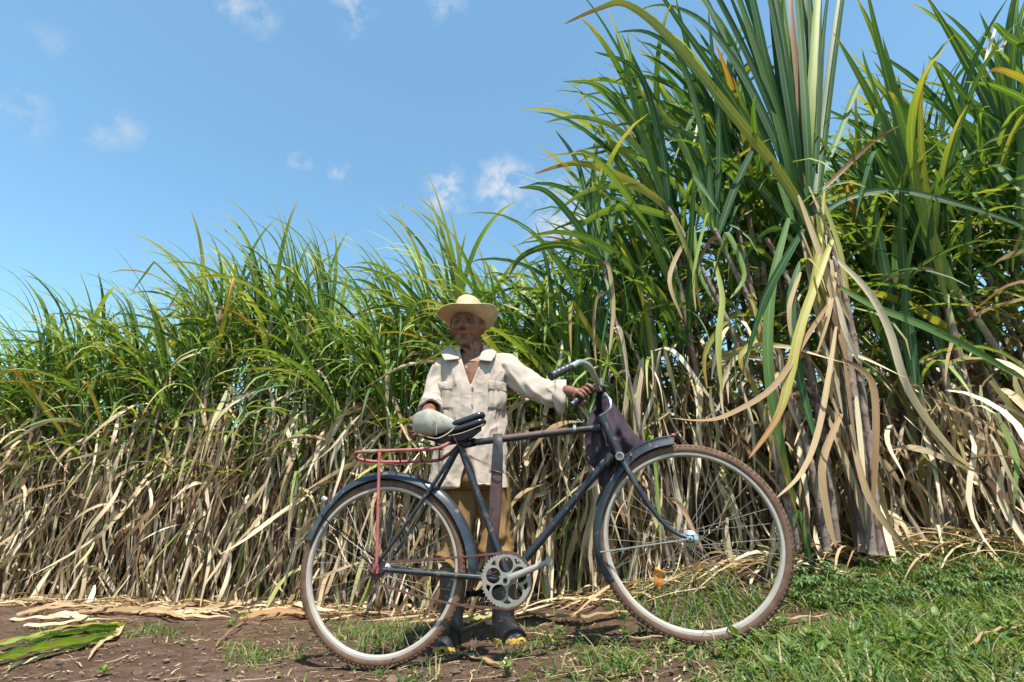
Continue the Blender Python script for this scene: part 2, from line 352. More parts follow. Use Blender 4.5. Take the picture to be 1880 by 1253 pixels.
def straw_mat():
    m, t, b, o = newmat('woven_straw'); uv = N(t, 'ShaderNodeUVMap'); mp = N(t, 'ShaderNodeMapping', inp={'Scale': (150, 34, 1)}); L(t, uv.outputs[0], mp.inputs[0])
    ck = N(t, 'ShaderNodeTexChecker', inp={'Scale': 1.0, 'Color1': (.60, .48, .31, 1), 'Color2': (.50, .385, .235, 1)}); L(t, mp.outputs[0], ck.inputs[0])
    n = nz(t, 18, 4, .6); g = ramp(t, [(.3, (.82, .8, .76)), (.7, (1.1, 1.08, 1.04))], n.outputs['Fac']).outputs[0]
    L(t, mix(t, 1.0, ck.outputs[0], g, 'MULTIPLY'), b.inputs['Base Color']); b.inputs['Roughness'].default_value = .75; b.inputs['Specular IOR Level'].default_value = .25
    bump(t, b, ck.outputs[1], .3, .0015)
    tr = N(t, 'ShaderNodeBsdfTranslucent'); L(t, ck.outputs[0], tr.inputs[0]); ms = N(t, 'ShaderNodeMixShader', inp={0: .07}); L(t, b.outputs[0], ms.inputs[1]); L(t, tr.outputs[0], ms.inputs[2]); L(t, ms.outputs[0], o.inputs[0])
    return m
M['straw'] = straw_mat()

# ------------------------------------------------------------------ ground
def axis(a, b, step, far):
    mid = list(np.arange(a, b, step)); s = step; lo, hi = [], []; x = a
    while x > -far: s *= 1.22; x -= s; lo.append(x)
    s = step; x = mid[-1]
    while x < far: s *= 1.22; x += s; hi.append(x)
    return lo[::-1] + mid + hi
def build_ground():
    xs, ys = axis(-3.4, 2.6, .028, 900), axis(1.0, 4.6, .028, 900); mb = MB(); rows = []
    for y in ys:
        row = []
        for x in xs:
            z = gz(x, y) if abs(x) < 30 and abs(y) < 30 else gz0(x, y)
            if -4 < x < 3.2 and .8 < y < 5.2:
                q = Vector((x, y, 0)); z += abs(mnoise.noise(q * 19)) * .011 + mnoise.noise(q * 47) * .0045
                c = mnoise.cell(q * 1.0) * 0
            row.append((x, y, z))
        rows.append(row)
    o = mb.grid(rows).build('ground', M['soil'], auto=None); o['kind'] = 'structure'
build_ground()

# ------------------------------------------------------------------ sugar cane
def leaf_curve(Ln, a0, bend, power, n, kink=None, wob=0, seed=0):
    r_ = random.Random(seed); ph = r_.uniform(0, 6); pts = [Vector((0, 0, 0))]; ths = []
    for i in range(n):
        s = (i + .5) / n; th = a0 + bend * s ** power
        if kink: th = a0 + (.25 * s if s < kink[0] else .25 * kink[0] + kink[1] * sstep(kink[0], kink[0] + .08, s) + .25 * (s - kink[0]))
        th += wob * math.sin(ph + s * 9); ths.append(th)
        pts.append(pts[-1] + Vector((math.sin(th), wob * .35 * math.sin(ph * 2 + s * 7), math.cos(th))) * (Ln / n))
    return pts
def ribbon(mb, pts, wid, twist=(0, 0), side=None, v_fold=.16, rv=0.0, prof=None, mi=0, cols=3, edge=0.0, seed=0):
    """a leaf blade along pts; wid = widest half width; twist in radians from base to tip; side = starting width direction"""
    P = [Vector(p) for p in pts]; n = len(P) - 1; r_ = random.Random(seed); vs, fs, uv = [], [], []
    u = Vector(side) if side is not None else Vector((0, 1, 0))
    for i in range(n + 1):
        s = i / n; t = (P[min(i + 1, n)] - P[max(i - 1, 0)]).normalized(); u = (u - t * u.dot(t)).normalized(); nn = t.cross(u)
        a = twist[0] + (twist[1] - twist[0]) * s; d = u * math.cos(a) + nn * math.sin(a); m = nn * math.cos(a) - u * math.sin(a)
        w_ = wid * (prof(s) if prof else min(1, .62 + s * 1.6) * max(.0, 1 - s ** 2.2) ** .75) + .0006
        w_ *= 1 + edge * r_.uniform(-1, 1)
        if cols == 3:
            vs += [P[i] - d * w_, P[i] - m * (w_ * v_fold * 2), P[i] + d * w_]; uv += [(0, s), (.5, s), (1, s)]
            if i:
                b = 3 * i; fs += [(b - 3, b - 2, b + 1, b), (b - 2, b - 1, b + 2, b + 1)]
        else:
            vs += [P[i] - d * w_, P[i] + d * w_]; uv += [(0, s), (1, s)]
            if i: b = 2 * i; fs.append((b - 2, b - 1, b + 1, b))
    return mb.add(vs, fs, mi, uv, rv)
LIB = {}
def lib(kind, k, mat):
    key = (kind, k, mat)
    if key in LIB: return LIB[key]
    r_ = random.Random(hash((len(kind), ord(kind[0]), ord(kind[-1]), k)) % 99991); mb = MB(); U = r_.uniform
    if kind == 'erect': ribbon(mb, leaf_curve(U(.95, 1.35), U(.02, .16), U(.7, 1.9), U(1.9, 3.2), 12), U(.019, .027), (0, U(-.9, .9)), seed=k)
    elif kind == 'arch': ribbon(mb, leaf_curve(U(1.0, 1.45), U(.14, .42), U(1.5, 2.4), U(1.5, 2.4), 12), U(.019, .027), (U(-.2, .2), U(-1.1, 1.1)), seed=k)
    elif kind == 'kink': ribbon(mb, leaf_curve(U(.9, 1.3), U(.1, .45), 0, 1, 14, kink=(U(.45, .7), U(1.7, 2.5))), U(.017, .025), (0, U(-.8, .8)), seed=k)
    elif kind == 'dry': ribbon(mb, leaf_curve(U(.6, 1.15), U(.5, 1.1), U(1.6, 2.3), U(.28, .5), 12, wob=U(.05, .28), seed=k), U(.009, .019), (U(-1, 1), U(-3.5, 3.5)), v_fold=U(-.3, .4), edge=.12, seed=k)
    else: ribbon(mb, leaf_curve(U(.7, 1.2), U(.3, .9), U(1.0, 2.2), U(.7, 1.4), 13, wob=U(.1, .4), seed=k), U(.008, .016), (U(-1, 1), U(-4, 4)), v_fold=U(-.3, .4), edge=.15, seed=k)
    LIB[key] = mb.mesh('dry_leaf' if kind[0] == 'd' else 'leaf', M[mat]); return LIB[key]
def stalk_mesh(h, r0, seed, sheath=True):
    r_ = random.Random(seed); mb = MB(); pts, rad, z = [], [], -.03; bx, by = r_.uniform(-.06, .06), r_.uniform(-.05, .05)
    bow = lambda t: Vector((bx * math.sin(math.pi * t), by * math.sin(math.pi * t), 0))
    zz = -.03
    while zz < h:
        d = r_.uniform(.09, .15)
        for k, (f, q) in enumerate(((0, 1.0), (.05, 1.16), (.1, 1.0), (.55, .95), (.97, 1.0))):
            z = zz + d * f
            if z > h: break
            t = max(0, z / h); pts.append(Vector((0, 0, z)) + bow(t)); rad.append(r0 * q * (1.0 - .25 * t))
        zz += d
    rows = []
    for p, q in zip(pts, rad): rows.append([p + Vector((math.cos(a) * q, math.sin(a) * q, 0)) for a in [2 * math.pi * k / 7 for k in range(7)]])
    mb.grid(rows, closed_u=True)
    if sheath:      # old leaf sheaths clasping the upper joints
        for k in range(5):
            t0 = .45 + .1 * k + r_.uniform(0, .05); a0 = r_.uniform(0, 6); rr = []
            for i in range(6):
                t = t0 + .16 * i / 5; c = Vector((0, 0, h * min(t, 1))) + bow(min(1, t)); q = r0 * (1.2 + .22 * i / 5); sp = 2.6 - .34 * i
                rr.append([c + Vector((math.cos(a0 + b) * q, math.sin(a0 + b) * q, 0)) for b in np.linspace(-sp, sp, 6)])
            mb.grid(rr)
    return mb.mesh('stalk', M['stalk'])
STALK = {}
def add_stalk(root, h, r0, seed):
    k = (round(h / .25), int(r0 * 1000) // 3, seed % 4)
    if k not in STALK: STALK[k] = (stalk_mesh(k[0] * .25, r0, seed), k[0] * .25)
    me, hh = STALK[k]; o = bpy.data.objects.new('stalk', me); put(o, root); o.scale = (1, 1, h / hh); return o
def cane(X, D, H, label, group, lean=(0, 0), nleaf=10, ndry=5, r0=.015, wind=1.0, ls=1.0, full=True, blue=False, dmin=.35):
    z = gz(X, D); root = thing('sugarcane', label, 'sugarcane', (X, D, z), group); U = rnd.uniform
    root.rotation_euler = (lean[1], lean[0], 0)
    Hs = max(.7, H - .92 * ls); add_stalk(root, Hs, r0, rnd.randrange(99))
    if not full:
        mb = MB()
        for k in range(nleaf):
            az = math.pi + rnd.gauss(0, 1.25); kind = rnd.random(); q = U(0, 1)
            pts = leaf_curve(U(.95, 1.4) * ls, U(.05, .4), U(.5, 2.3), U(1.4, 2.4), 8); c, s_ = math.cos(az), math.sin(az)
            pts = [Vector((p.x * c, p.x * s_, p.z + Hs - .55 * (1 - k / nleaf))) for p in pts]
            ribbon(mb, pts, U(.014, .022) * ls, (0, U(-1, 1)), side=(-s_, c, 0), rv=.001 + .998 * rnd.random())
        o = bpy.data.objects.new('crown', mb.mesh('crown', M['leaf_blue' if X > .9 else 'leaf'])); put(o, root)
        return root
    az0 = U(0, 3.14)
    for k in range(nleaf):
        t = k / max(1, nleaf - 1)          # 0 lowest leaf .. 1 the spindle
        kd = 'erect' if t > .62 else rnd.choice(['arch', 'arch', 'arch', 'erect', 'kink'])
        mt = 'leaf_blue' if blue and rnd.random() < .78 else 'leaf'
        if t < .3 and rnd.random() < .3: mt = 'leaf_yellow'
        o = bpy.data.objects.new('leaf', lib(kd, rnd.randrange(7 if kd != 'kink' else 4), mt)); put(o, root)
        az = az0 + math.pi * (k % 2) + rnd.gauss(0, .5)
        if rnd.random() < .78 * wind: az = math.pi + rnd.gauss(0, .7)
        o.location = (0, 0, Hs - .62 * (1 - t) + U(-.03, .03)); s = ls * U(.85, 1.1)
        o.rotation_euler = (U(-.1, .1), U(-.08, .12) + .10 * wind, az); o.scale = (s, s, s)
    for k in range(ndry):
        o = bpy.data.objects.new('dry_leaf', lib('dry', rnd.randrange(10), 'dry')); put(o, root)
        o.location = (0, 0, Hs * U(dmin, .86)); s = U(.75, 1.15); o.rotation_euler = (U(-.2, .2), U(-.2, .2), U(0, 6.28)); o.scale = (s, s, s)
    return root
def interp(tab, x):
    if x <= tab[0][0]: return tab[0][1]
    for (a, b), (c, d) in zip(tab, tab[1:]):
        if x <= c: return b + (d - b) * (x - a) / (c - a)
    return tab[-1][1]
FRONT = [(-9, 5.6), (-3, 4.9), (-1, 4.35), (0, 3.75), (.8, 3.3), (1.6, 3.08), (2.6, 2.95), (5, 2.8)]
TOPL = [(-400, 660), (0, 590), (100, 555), (200, 520), (300, 510), (390, 480), (440, 400), (510, 420), (570, 440), (610, 425), (660, 520), (720, 510), (790, 425), (860, 395), (940, 430), (1010, 470), (1090, 480)]
TOPR = [(1090, 430), (1150, 330), (1230, 190), (1300, 110), (1400, 60), (1500, 170), (1600, 190), (1700, 130), (1800, 110), (1900, 60), (2300, 40)]
def height_for(X, D, ytop):
    px, py = project((X, D, 2.2)); return at(px, ytop, D).z - gz(X, D)
LEFT = 'sugarcane standing in the dense windblown row to the left of the man'
MID = 'sugarcane standing in the row directly behind the man and bicycle frame'
RIGHT = 'tall sugarcane in the right-hand stand behind the front wheel'
BACK = 'sugarcane in the back of the field, mostly hidden by the front row'
ZONES = [(150, 'windblown sugarcane at the far left edge of the row', 'cane at the far left'), (360, 'sugarcane of the left row above the cut green cane top', 'left cane row, above the cut top'),
         (560, 'taller sugarcane of the left row, left of the rear mudguard', 'left cane row, beside the rear mudguard'), (740, 'sugarcane in the row above the red luggage rack', 'cane row above the rack'),
         (960, 'sugarcane in the row directly behind the man', 'cane row behind the man'), (1140, 'sugarcane in the row behind the handlebar, right of the man', 'cane row behind the handlebar'),
         (1330, 'tall sugarcane behind the top of the front wheel', 'tall cane behind the front wheel'), (1520, 'tall dark sugarcane just left of the thick pale bundle', 'tall cane left of the bundle'),
         (1720, 'tall sugarcane just right of the thick pale bundle', 'tall cane right of the bundle'), (9999, 'tall sugarcane at the right edge of the picture', 'tall cane at the right edge')]
def where(px):
    for lim, a_, b_ in ZONES:
        if px < lim: return a_, b_
X = -6.4
while X < 1.0:
    for row in range(2):
        x = X + rnd.uniform(-.06, .06); D = interp(FRONT, x) + .08 + row * .42 + rnd.uniform(-.1, .14)
        px = project((x, D, 2.2))[0]; y = interp(TOPL, px) + (rnd.random() ** 1.5) * 75 + row * 6
        lb, gp = where(project((x, D, 1.2))[0])
        cane(x, D, max(1.6, height_for(x, D, y) * 1.02), lb, gp, lean=(rnd.gauss(-.07, .06), rnd.gauss(0, .05)), nleaf=rnd.randint(10, 13), ndry=rnd.randint(4, 6), ls=rnd.uniform(.85, 1.05))
    X += .135
X = 1.0
while X < 4.4:
    for row in range(2):
        x = X + rnd.uniform(-.06, .06); D = interp(FRONT, x) + .12 + row * .4 + rnd.uniform(-.1, .14)
        px = project((x, D, 2.6))[0]; y = interp(TOPR, px) + (rnd.random() ** 1.2) * 160 + row * 20
        lb, gp = where(project((x, D, 1.2))[0])
        ln = rnd.gauss(-.10, .07) if px < 1500 else rnd.gauss(-.03, .09)
        cane(x, D, max(1.9, min(4.2, height_for(x, D, y))), lb, gp, lean=(ln, rnd.gauss(.02, .05)), nleaf=rnd.randint(9, 11), ndry=rnd.randint(3, 5), r0=.0175, ls=rnd.uniform(1.0, 1.3), blue=True, wind=.9 if px < 1500 else .5, dmin=.2)
    X += .14
X = -8.5
while X < 6:
    for row in range(3):
        x = X + rnd.uniform(-.1, .1); D = interp(FRONT, x) + 1.05 + row * .55 + rnd.uniform(-.15, .15)
        px = project((x, D, 2.2))[0]; y = interp(TOPL if px < 1080 else TOPR, px) + 45 + rnd.random() * 120
        cane(x, D, max(1.6, min(4.3, height_for(x, D, y))), BACK, 'back rows of the cane field', lean=(rnd.gauss(-.03, .06), rnd.gauss(0, .05)), nleaf=15, ls=1.05, full=False)
    X += .33

# the hero stand: thick pale stalks whose crown leaves the top of the frame
HL = 'thick pale sugarcane bundle right of the front wheel, its crown cut by the frame'
hero_base = at(1592, 1012, 2.72); hero_base.z = gz(hero_base.x, hero_base.y)
hero = thing('sugarcane', HL, 'sugarcane', hero_base, None)
def path_leaf(path, w, mat, parent, name='leaf', twist=(0, 0), face=.0, seed=0, prof=None, n=5, v_fold=.14):
    pts = cr([at(*p) for p in path], n); mb = MB(); t0 = (pts[1] - pts[0]).normalized(); vd = (pts[0] - CAM).normalized()
    side = t0.cross(vd).normalized(); side = (side * math.cos(face) + vd * math.sin(face))
    ribbon(mb, pts, w, twist, side=side, v_fold=v_fold, prof=prof, seed=seed, edge=.04)
    return mb.build(name, M[mat], parent, auto=None)
def hero_stalk(path, r0, parent):
    pts = cr([at(*p) for p in path], 12); mb = MB(); acc_ = 0; rows = []; last = pts[0]; d0 = 0
    rad = []
    L_ = sum((b - a).length for a, b in zip(pts, pts[1:])); 
    fine = []
    for a, b in zip(pts, pts[1:]):
        for k in range(4): fine.append(a.lerp(b, k / 4))
    fine.append(pts[-1]); acc_ = 0; rr = []
    for i, p in enumerate(fine):
        if i: acc_ += (p - fine[i - 1]).length
        ph = (acc_ % .14) / .14; rr.append(r0 * (1.17 if ph < .07 else .96 + .06 * abs(ph - .5)) * (1 - .22 * acc_ / L_))
    return mb.tube(fine, rr, 9).build('stalk', M['stalk_pale'], parent)
for p, r0 in (([(1602, 1020, 2.72), (1578, 800, 2.73), (1540, 560, 2.77), (1505, 430, 2.84), (1486, 360, 2.9)], .021),
              ([(1618, 1020, 2.78), (1580, 700, 2.78), (1545, 520, 2.8), (1512, 420, 2.86), (1492, 350, 2.92)], .020),
              ([(1582, 1015, 2.8), (1562, 700, 2.82), (1518, 500, 2.85), (1495, 420, 2.9), (1480, 350, 2.94)], .019)): hero_stalk(p, r0, hero)
for k in range(6):         # more canes of the same stool
    dx, D = rnd.uniform(-70, 45), rnd.uniform(2.84, 3.0); tx = dx * 1.3 + rnd.uniform(-30, 10)
    hero_stalk([(1605 + dx, 1010, D), (1575 + dx * 1.1, 760, D), (1530 + (dx + tx) / 2, 540, D + .02), (1490 + tx, rnd.uniform(360, 440), D + .05)], rnd.uniform(.016, .019), hero)
HG = [  # (path px, py, depth), half width, material, twist, face
    ([(1500, 440, 2.75), (1440, 330, 2.7), (1330, 190, 2.62), (1230, 70, 2.58), (1150, 8, 2.56), (1095, 18, 2.55), (1035, 45, 2.56)], 0.0292, 'leaf_yellow', (0, .5), .2),
    ([(1490, 420, 2.77), (1400, 270, 2.72), (1310, 130, 2.68), (1240, 30, 2.66), (1180, -60, 2.66)], 0.0258, 'leaf', (0, .3), .3),
    ([(1490, 400, 2.78), (1420, 250, 2.76), (1360, 130, 2.75), (1290, 40, 2.74), (1215, 10, 2.74), (1150, 30, 2.76)], 0.0249, 'leaf_blue', (0, .8), .1),
    ([(1478, 380, 2.8), (1430, 220, 2.76), (1395, 60, 2.72), (1360, -100, 2.7), (1330, -200, 2.7)], 0.0275, 'leaf_blue', (0, -.3), .1),
    ([(1480, 370, 2.8), (1455, 200, 2.78), (1425, 30, 2.74), (1400, -140, 2.72)], 0.0284, 'leaf_blue', (0, .2), -.2),
    ([(1470, 360, 2.8), (1440, 260, 2.8), (1400, 140, 2.8), (1352, 20, 2.8), (1318, -60, 2.8)], 0.0224, 'leaf_blue', (.1, -.4), .4),
    ([(1474, 340, 2.8), (1468, 180, 2.76), (1452, 20, 2.72), (1445, -150, 2.7)], 0.0224, 'leaf_brown', (0, .2), .15),
    ([(1482, 340, 2.8), (1492, 180, 2.78), (1488, 20, 2.75), (1470, -140, 2.72)], 0.0267, 'leaf', (0, -.2), .3),
    ([(1488, 350, 2.82), (1502, 220, 2.82), (1512, 60, 2.8), (1530, -80, 2.8)], 0.0224, 'leaf', (0, .5), -.3),
    ([(1478, 340, 2.85), (1480, 180, 2.85), (1468, 0, 2.82), (1455, -150, 2.8)], 0.0292, 'leaf_blue', (0, .2), .1),
    ([(1462, 330, 2.86), (1420, 180, 2.86), (1370, 40, 2.84), (1340, -60, 2.84)], 0.0258, 'leaf_blue', (0, .4), .0),
    ([(1505, 330, 2.85), (1540, 250, 2.84), (1572, 165, 2.82), (1590, 145, 2.8), (1605, 190, 2.79), (1622, 250, 2.78)], 0.0181, 'leaf', (0, .2), .3),
    ([(1515, 345, 2.78), (1560, 300, 2.75), (1610, 255, 2.72), (1655, 230, 2.7)], 0.0146, 'leaf_brown', (0, 1.0), .5),
    ([(1500, 400, 2.75), (1560, 362, 2.68), (1650, 350, 2.6), (1760, 375, 2.5), (1860, 408, 2.42), (1960, 450, 2.36)], 0.0206, 'leaf', (0, .3), .5),
    ([(1530, 520, 2.72), (1600, 560, 2.62), (1700, 600, 2.5), (1800, 650, 2.42), (1900, 710, 2.36)], 0.0181, 'leaf_blue', (0, .3), .4),
    ([(1476, 420, 2.75), (1440, 480, 2.7), (1400, 560, 2.68), (1360, 700, 2.7)], 0.0224, 'leaf_blue', (0, -.6), .2),
    ([(1448, 400, 2.76), (1418, 520, 2.7), (1410, 660, 2.68), (1430, 800, 2.7), (1462, 940, 2.74)], 0.0258, 'leaf_blue', (0, .7), .2),
    ([(1470, 480, 2.74), (1452, 560, 2.68), (1470, 700, 2.66), (1510, 850, 2.68)], 0.0241, 'leaf_blue', (.3, -.5), .1),
    ([(1472, 380, 2.83), (1440, 200, 2.82), (1420, 40, 2.8), (1408, -120, 2.8)], 0.0310, 'leaf_blue', (0, .2), .05),
    ([(1480, 360, 2.86), (1462, 200, 2.86), (1440, 40, 2.86), (1425, -120, 2.86)], 0.0310, 'leaf', (0, -.2), .1),
    ([(1484, 360, 2.82), (1500, 200, 2.8), (1500, 60, 2.78), (1496, -100, 2.78)], 0.0275, 'leaf_blue', (0, .2), .1),
    ([(1486, 430, 2.82), (1420, 300, 2.8), (1340, 190, 2.78), (1262, 110, 2.77), (1190, 60, 2.78), (1130, 60, 2.8)], 0.0258, 'leaf', (0, .5), .2),
    ([(1480, 440, 2.86), (1390, 340, 2.86), (1300, 270, 2.86), (1200, 225, 2.88), (1110, 235, 2.9)], 0.0241, 'leaf_blue', (0, .5), .2),
    ([(1462, 450, 2.84), (1420, 420, 2.8), (1372, 470, 2.78), (1350, 600, 2.78), (1352, 720, 2.8)], 0.0224, 'leaf_blue', (0, .5), .2),
    ([(1312, 480, 2.78), (1326, 545, 2.74), (1320, 610, 2.72), (1320, 660, 2.71), (1326, 725, 2.7)], 0.0163, 'leaf', (0, .3), .1)]
for k in range(15):        # the upright sheaf of young leaves
    f = (k + .5) / 15; xb, yb = 1455 + 45 * f + rnd.uniform(-8, 8), rnd.uniform(300, 420); xt = 1225 + 345 * f + rnd.uniform(-25, 25); D = rnd.uniform(2.72, 2.9); q = .25 + .75 * abs(f - .65)
    HG.append(([(xb, yb, 2.8), (xb + (xt - xb) * .22, yb - 130, D), (xb + (xt - xb) * .55, yb - 290, D), (xt, yb - 460, D), (xt + (xt - 1470) * .45, yb - 560, D)], rnd.uniform(.020, .030), rnd.choice(['leaf', 'leaf_blue', 'leaf_blue']), (rnd.uniform(-.4, .4), rnd.uniform(-.8, .8)), rnd.uniform(-.9, .9)))
TAPER = lambda s: max(.04, math.sin(math.pi * min(1, .07 + .93 * s)) ** .6)
for k, (p, w_, m, tw, fc) in enumerate(HG): path_leaf(p, w_, m, hero, 'leaf', tw, fc, k, prof=TAPER if p[-1][1] > p[0][1] + 150 else None)
HD = [([(1528, 440, 2.62), (1505, 500, 2.55), (1470, 600, 2.5), (1448, 700, 2.47), (1425, 770, 2.46), (1375, 842, 2.46)], .021, 'leaf_yellow', (0, .4), .1),
      ([(1520, 560, 2.62), (1480, 620, 2.52), (1420, 710, 2.46), (1340, 760, 2.44), (1290, 772, 2.44), (1232, 768, 2.45)], .014, 'dry', (0, 1.0), .3),
      ([(1535, 600, 2.66), (1520, 700, 2.58), (1500, 800, 2.54), (1470, 870, 2.52), (1425, 915, 2.52)], .013, 'dry', (0, .6), .2),
      ([(1530, 470, 2.66), (1590, 530, 2.6), (1630, 600, 2.58), (1670, 720, 2.58), (1750, 830, 2.6), (1790, 860, 2.62)], .018, 'dry', (0, .7), .2),
      ([(1470, 500, 2.7), (1450, 560, 2.66), (1452, 620, 2.65)], .012, 'dry', (0, .5), 0),
      ([(1545, 660, 2.68), (1600, 700, 2.64), (1608, 820, 2.62), (1600, 960, 2.64)], .016, 'dry', (0, -.7), .1),
      ([(1560, 780, 2.7), (1590, 900, 2.62), (1640, 980, 2.56), (1690, 1025, 2.52)], .015, 'dry', (0, .7), .2),
      ([(1545, 760, 2.7), (1510, 850, 2.62), (1520, 950, 2.6), (1535, 1005, 2.6)], .019, 'dry', (0, -.5), .1),
      ([(1510, 400, 2.72), (1500, 480, 2.66), (1475, 600, 2.64), (1470, 660, 2.64)], .014, 'leaf_yellow', (0, -.4), .2),
      ([(1535, 500, 2.7), (1520, 580, 2.64), (1500, 650, 2.63)], .013, 'dry', (0, .8), .1)]
for k in range(34):        # dry sheaths wrapped along the bundle
    y0 = rnd.uniform(330, 800); x0 = 1482 + (y0 - 300) * .155 + rnd.uniform(-34, 30); ln = rnd.uniform(120, 260); y1 = min(1020, y0 + ln); x1 = 1482 + (y1 - 300) * .155 + rnd.uniform(-28, 40); D = rnd.uniform(2.64, 2.86)
    HD.append(([(x0, y0, D), ((x0 + x1) / 2 + rnd.uniform(-8, 8), (y0 + y1) / 2, D - .02), (x1, y1, D - .03)], rnd.uniform(.007, .016), rnd.choice(['dry', 'dry', 'dryold', 'leaf_yellow']), (rnd.uniform(-.4, .4), rnd.uniform(-1, 1)), rnd.uniform(-.3, .5)))
for k, (p, w_, m, tw, fc) in enumerate(HD): path_leaf(p, w_, m, hero, 'dry_leaf', tw, fc, 40 + k, prof=TAPER)

# three more singular canes that lean left between the front wheel and the bundle
for lb, path, r0, crown in (
    ('mauve sugarcane stalk leaning steeply left above the front wheel', [(1468, 1010, 2.95), (1400, 760, 2.92), (1335, 590, 2.9), (1262, 445, 2.88), (1225, 380, 2.88)], .0185,
     [([(1225, 385), (1190, 300), (1130, 235), (1060, 215), (1000, 225)], 'leaf'), ([(1228, 390), (1180, 250), (1150, 130), (1130, 60)], 'leaf_blue'), ([(1225, 380), (1150, 330), (1060, 300), (980, 320)], 'leaf_yellow'),
      ([(1222, 380), (1175, 240), (1105, 160), (1030, 150)], 'leaf'), ([(1230, 390), (1170, 345), (1080, 350), (1010, 400)], 'leaf'), ([(1230, 380), (1210, 250), (1170, 130), (1090, 95)], 'leaf_blue'), ([(1235, 400), (1140, 380), (1060, 420), (1030, 480)], 'leaf')]),
    ('pale bluish sugarcane stalk leaning left beside the thick bundle', [(1520, 1012, 2.85), (1480, 820, 2.84), (1415, 640, 2.83), (1350, 500, 2.82), (1310, 420, 2.82)], .0185,
     [([(1310, 425), (1260, 280), (1190, 180), (1110, 145), (1045, 160)], 'leaf'), ([(1312, 425), (1290, 250), (1250, 110), (1190, 40)], 'leaf_blue'), ([(1310, 420), (1230, 330), (1130, 270), (1040, 285)], 'leaf'),
      ([(1315, 430), (1320, 260), (1310, 120), (1300, 20)], 'leaf_blue'), ([(1310, 420), (1280, 300), (1210, 200), (1140, 60)], 'leaf_blue'), ([(1318, 430), (1360, 320), (1400, 260), (1420, 330)], 'leaf_blue')]),
    ('slim sugarcane stalk bending left just above the handlebar', [(1228, 1030, 3.1), (1190, 860, 3.06), (1142, 640, 3.0), (1118, 540, 2.98), (1108, 480, 2.98)], .0125,
     [([(1108, 485), (1085, 400), (1060, 300), (1020, 240)], 'leaf'), ([(1108, 485), (1050, 400), (1000, 350), (950, 345)], 'leaf'), ([(1110, 490), (1125, 380), (1120, 290), (1100, 220)], 'leaf_blue'),
      ([(1110, 480), (1030, 450), (960, 470), (930, 520)], 'leaf'), ([(1108, 480), (1095, 400), (1090, 300), (1095, 230)], 'leaf')])):
    b0 = at(*path[0]); b0.z = gz(b0.x, b0.y); c_ = thing('sugarcane', lb, 'sugarcane', b0); hero_stalk(path, r0, c_)
    for k in range(9):
        i = rnd.randrange(len(path) - 1); f = rnd.random(); q = [path[i][j] + (path[i + 1][j] - path[i][j]) * f for j in range(3)]; sg = rnd.choice((-1, 1)); ln = rnd.uniform(90, 190); gr_ = rnd.random() < .35
        path_leaf([(q[0], q[1], q[2] - .02), (q[0] + sg * rnd.uniform(5, 22), q[1] + (-30 if gr_ else 12), q[2] - .04), (q[0] + sg * rnd.uniform(15, 45), q[1] + ln * .5, q[2] - .06), (q[0] + sg * rnd.uniform(5, 60), q[1] + ln, q[2] - .06)], rnd.uniform(.009, .017), 'leaf' if gr_ else rnd.choice(('dry', 'dry', 'leaf_yellow')), c_, 'leaf' if gr_ else 'dry_leaf', (rnd.uniform(-.5, .5), rnd.uniform(-1.5, 1.5)), rnd.uniform(-.5, .5), k, prof=TAPER)
    for k, (pp, m) in enumerate(crown):
        D = path[-1][2]; path_leaf([(a, b, D - .05 * i * (1 if k % 2 else -1)) for i, (a, b) in enumerate(pp)], rnd.uniform(.02, .026), m, c_, 'leaf', (0, rnd.uniform(-.6, .6)), rnd.uniform(0, .6), k)

b0 = at(2010, 1010, 2.5); b0.z = gz(b0.x, b0.y)
c_ = thing('sugarcane', 'near sugarcane whose broad leaves enter at the top right corner', 'sugarcane', b0); hero_stalk([(2010, 1005, 2.5), (1995, 600, 2.5), (1972, 330, 2.5), (1960, 240, 2.5)], .019, c_)
for k, (pp, m, w_) in enumerate((([(1960, 250), (1910, 150), (1878, 80), (1866, 40), (1870, -10)], 'leaf', .024), ([(1962, 240), (1900, 110), (1850, 68), (1826, 45), (1818, 60)], 'leaf', .021), ([(1962, 250), (1905, 165), (1855, 135), (1825, 128), (1808, 140)], 'leaf_yellow', .020),
        ([(1965, 300), (1900, 200), (1830, 160), (1770, 150)], 'leaf', .022), ([(1830, 45), (1822, 70), (1812, 100), (1806, 130)], 'dry', .008), ([(1850, 70), (1838, 90), (1820, 95)], 'dry', .006))):
    path_leaf([(a, b, 2.5 - .02 * i) for i, (a, b) in enumerate(pp)], w_, m, c_, 'dry_leaf' if m == 'dry' else 'leaf', (0, rnd.uniform(-.5, .5)), rnd.uniform(0, .5), k, prof=TAPER if m == 'dry' else None)

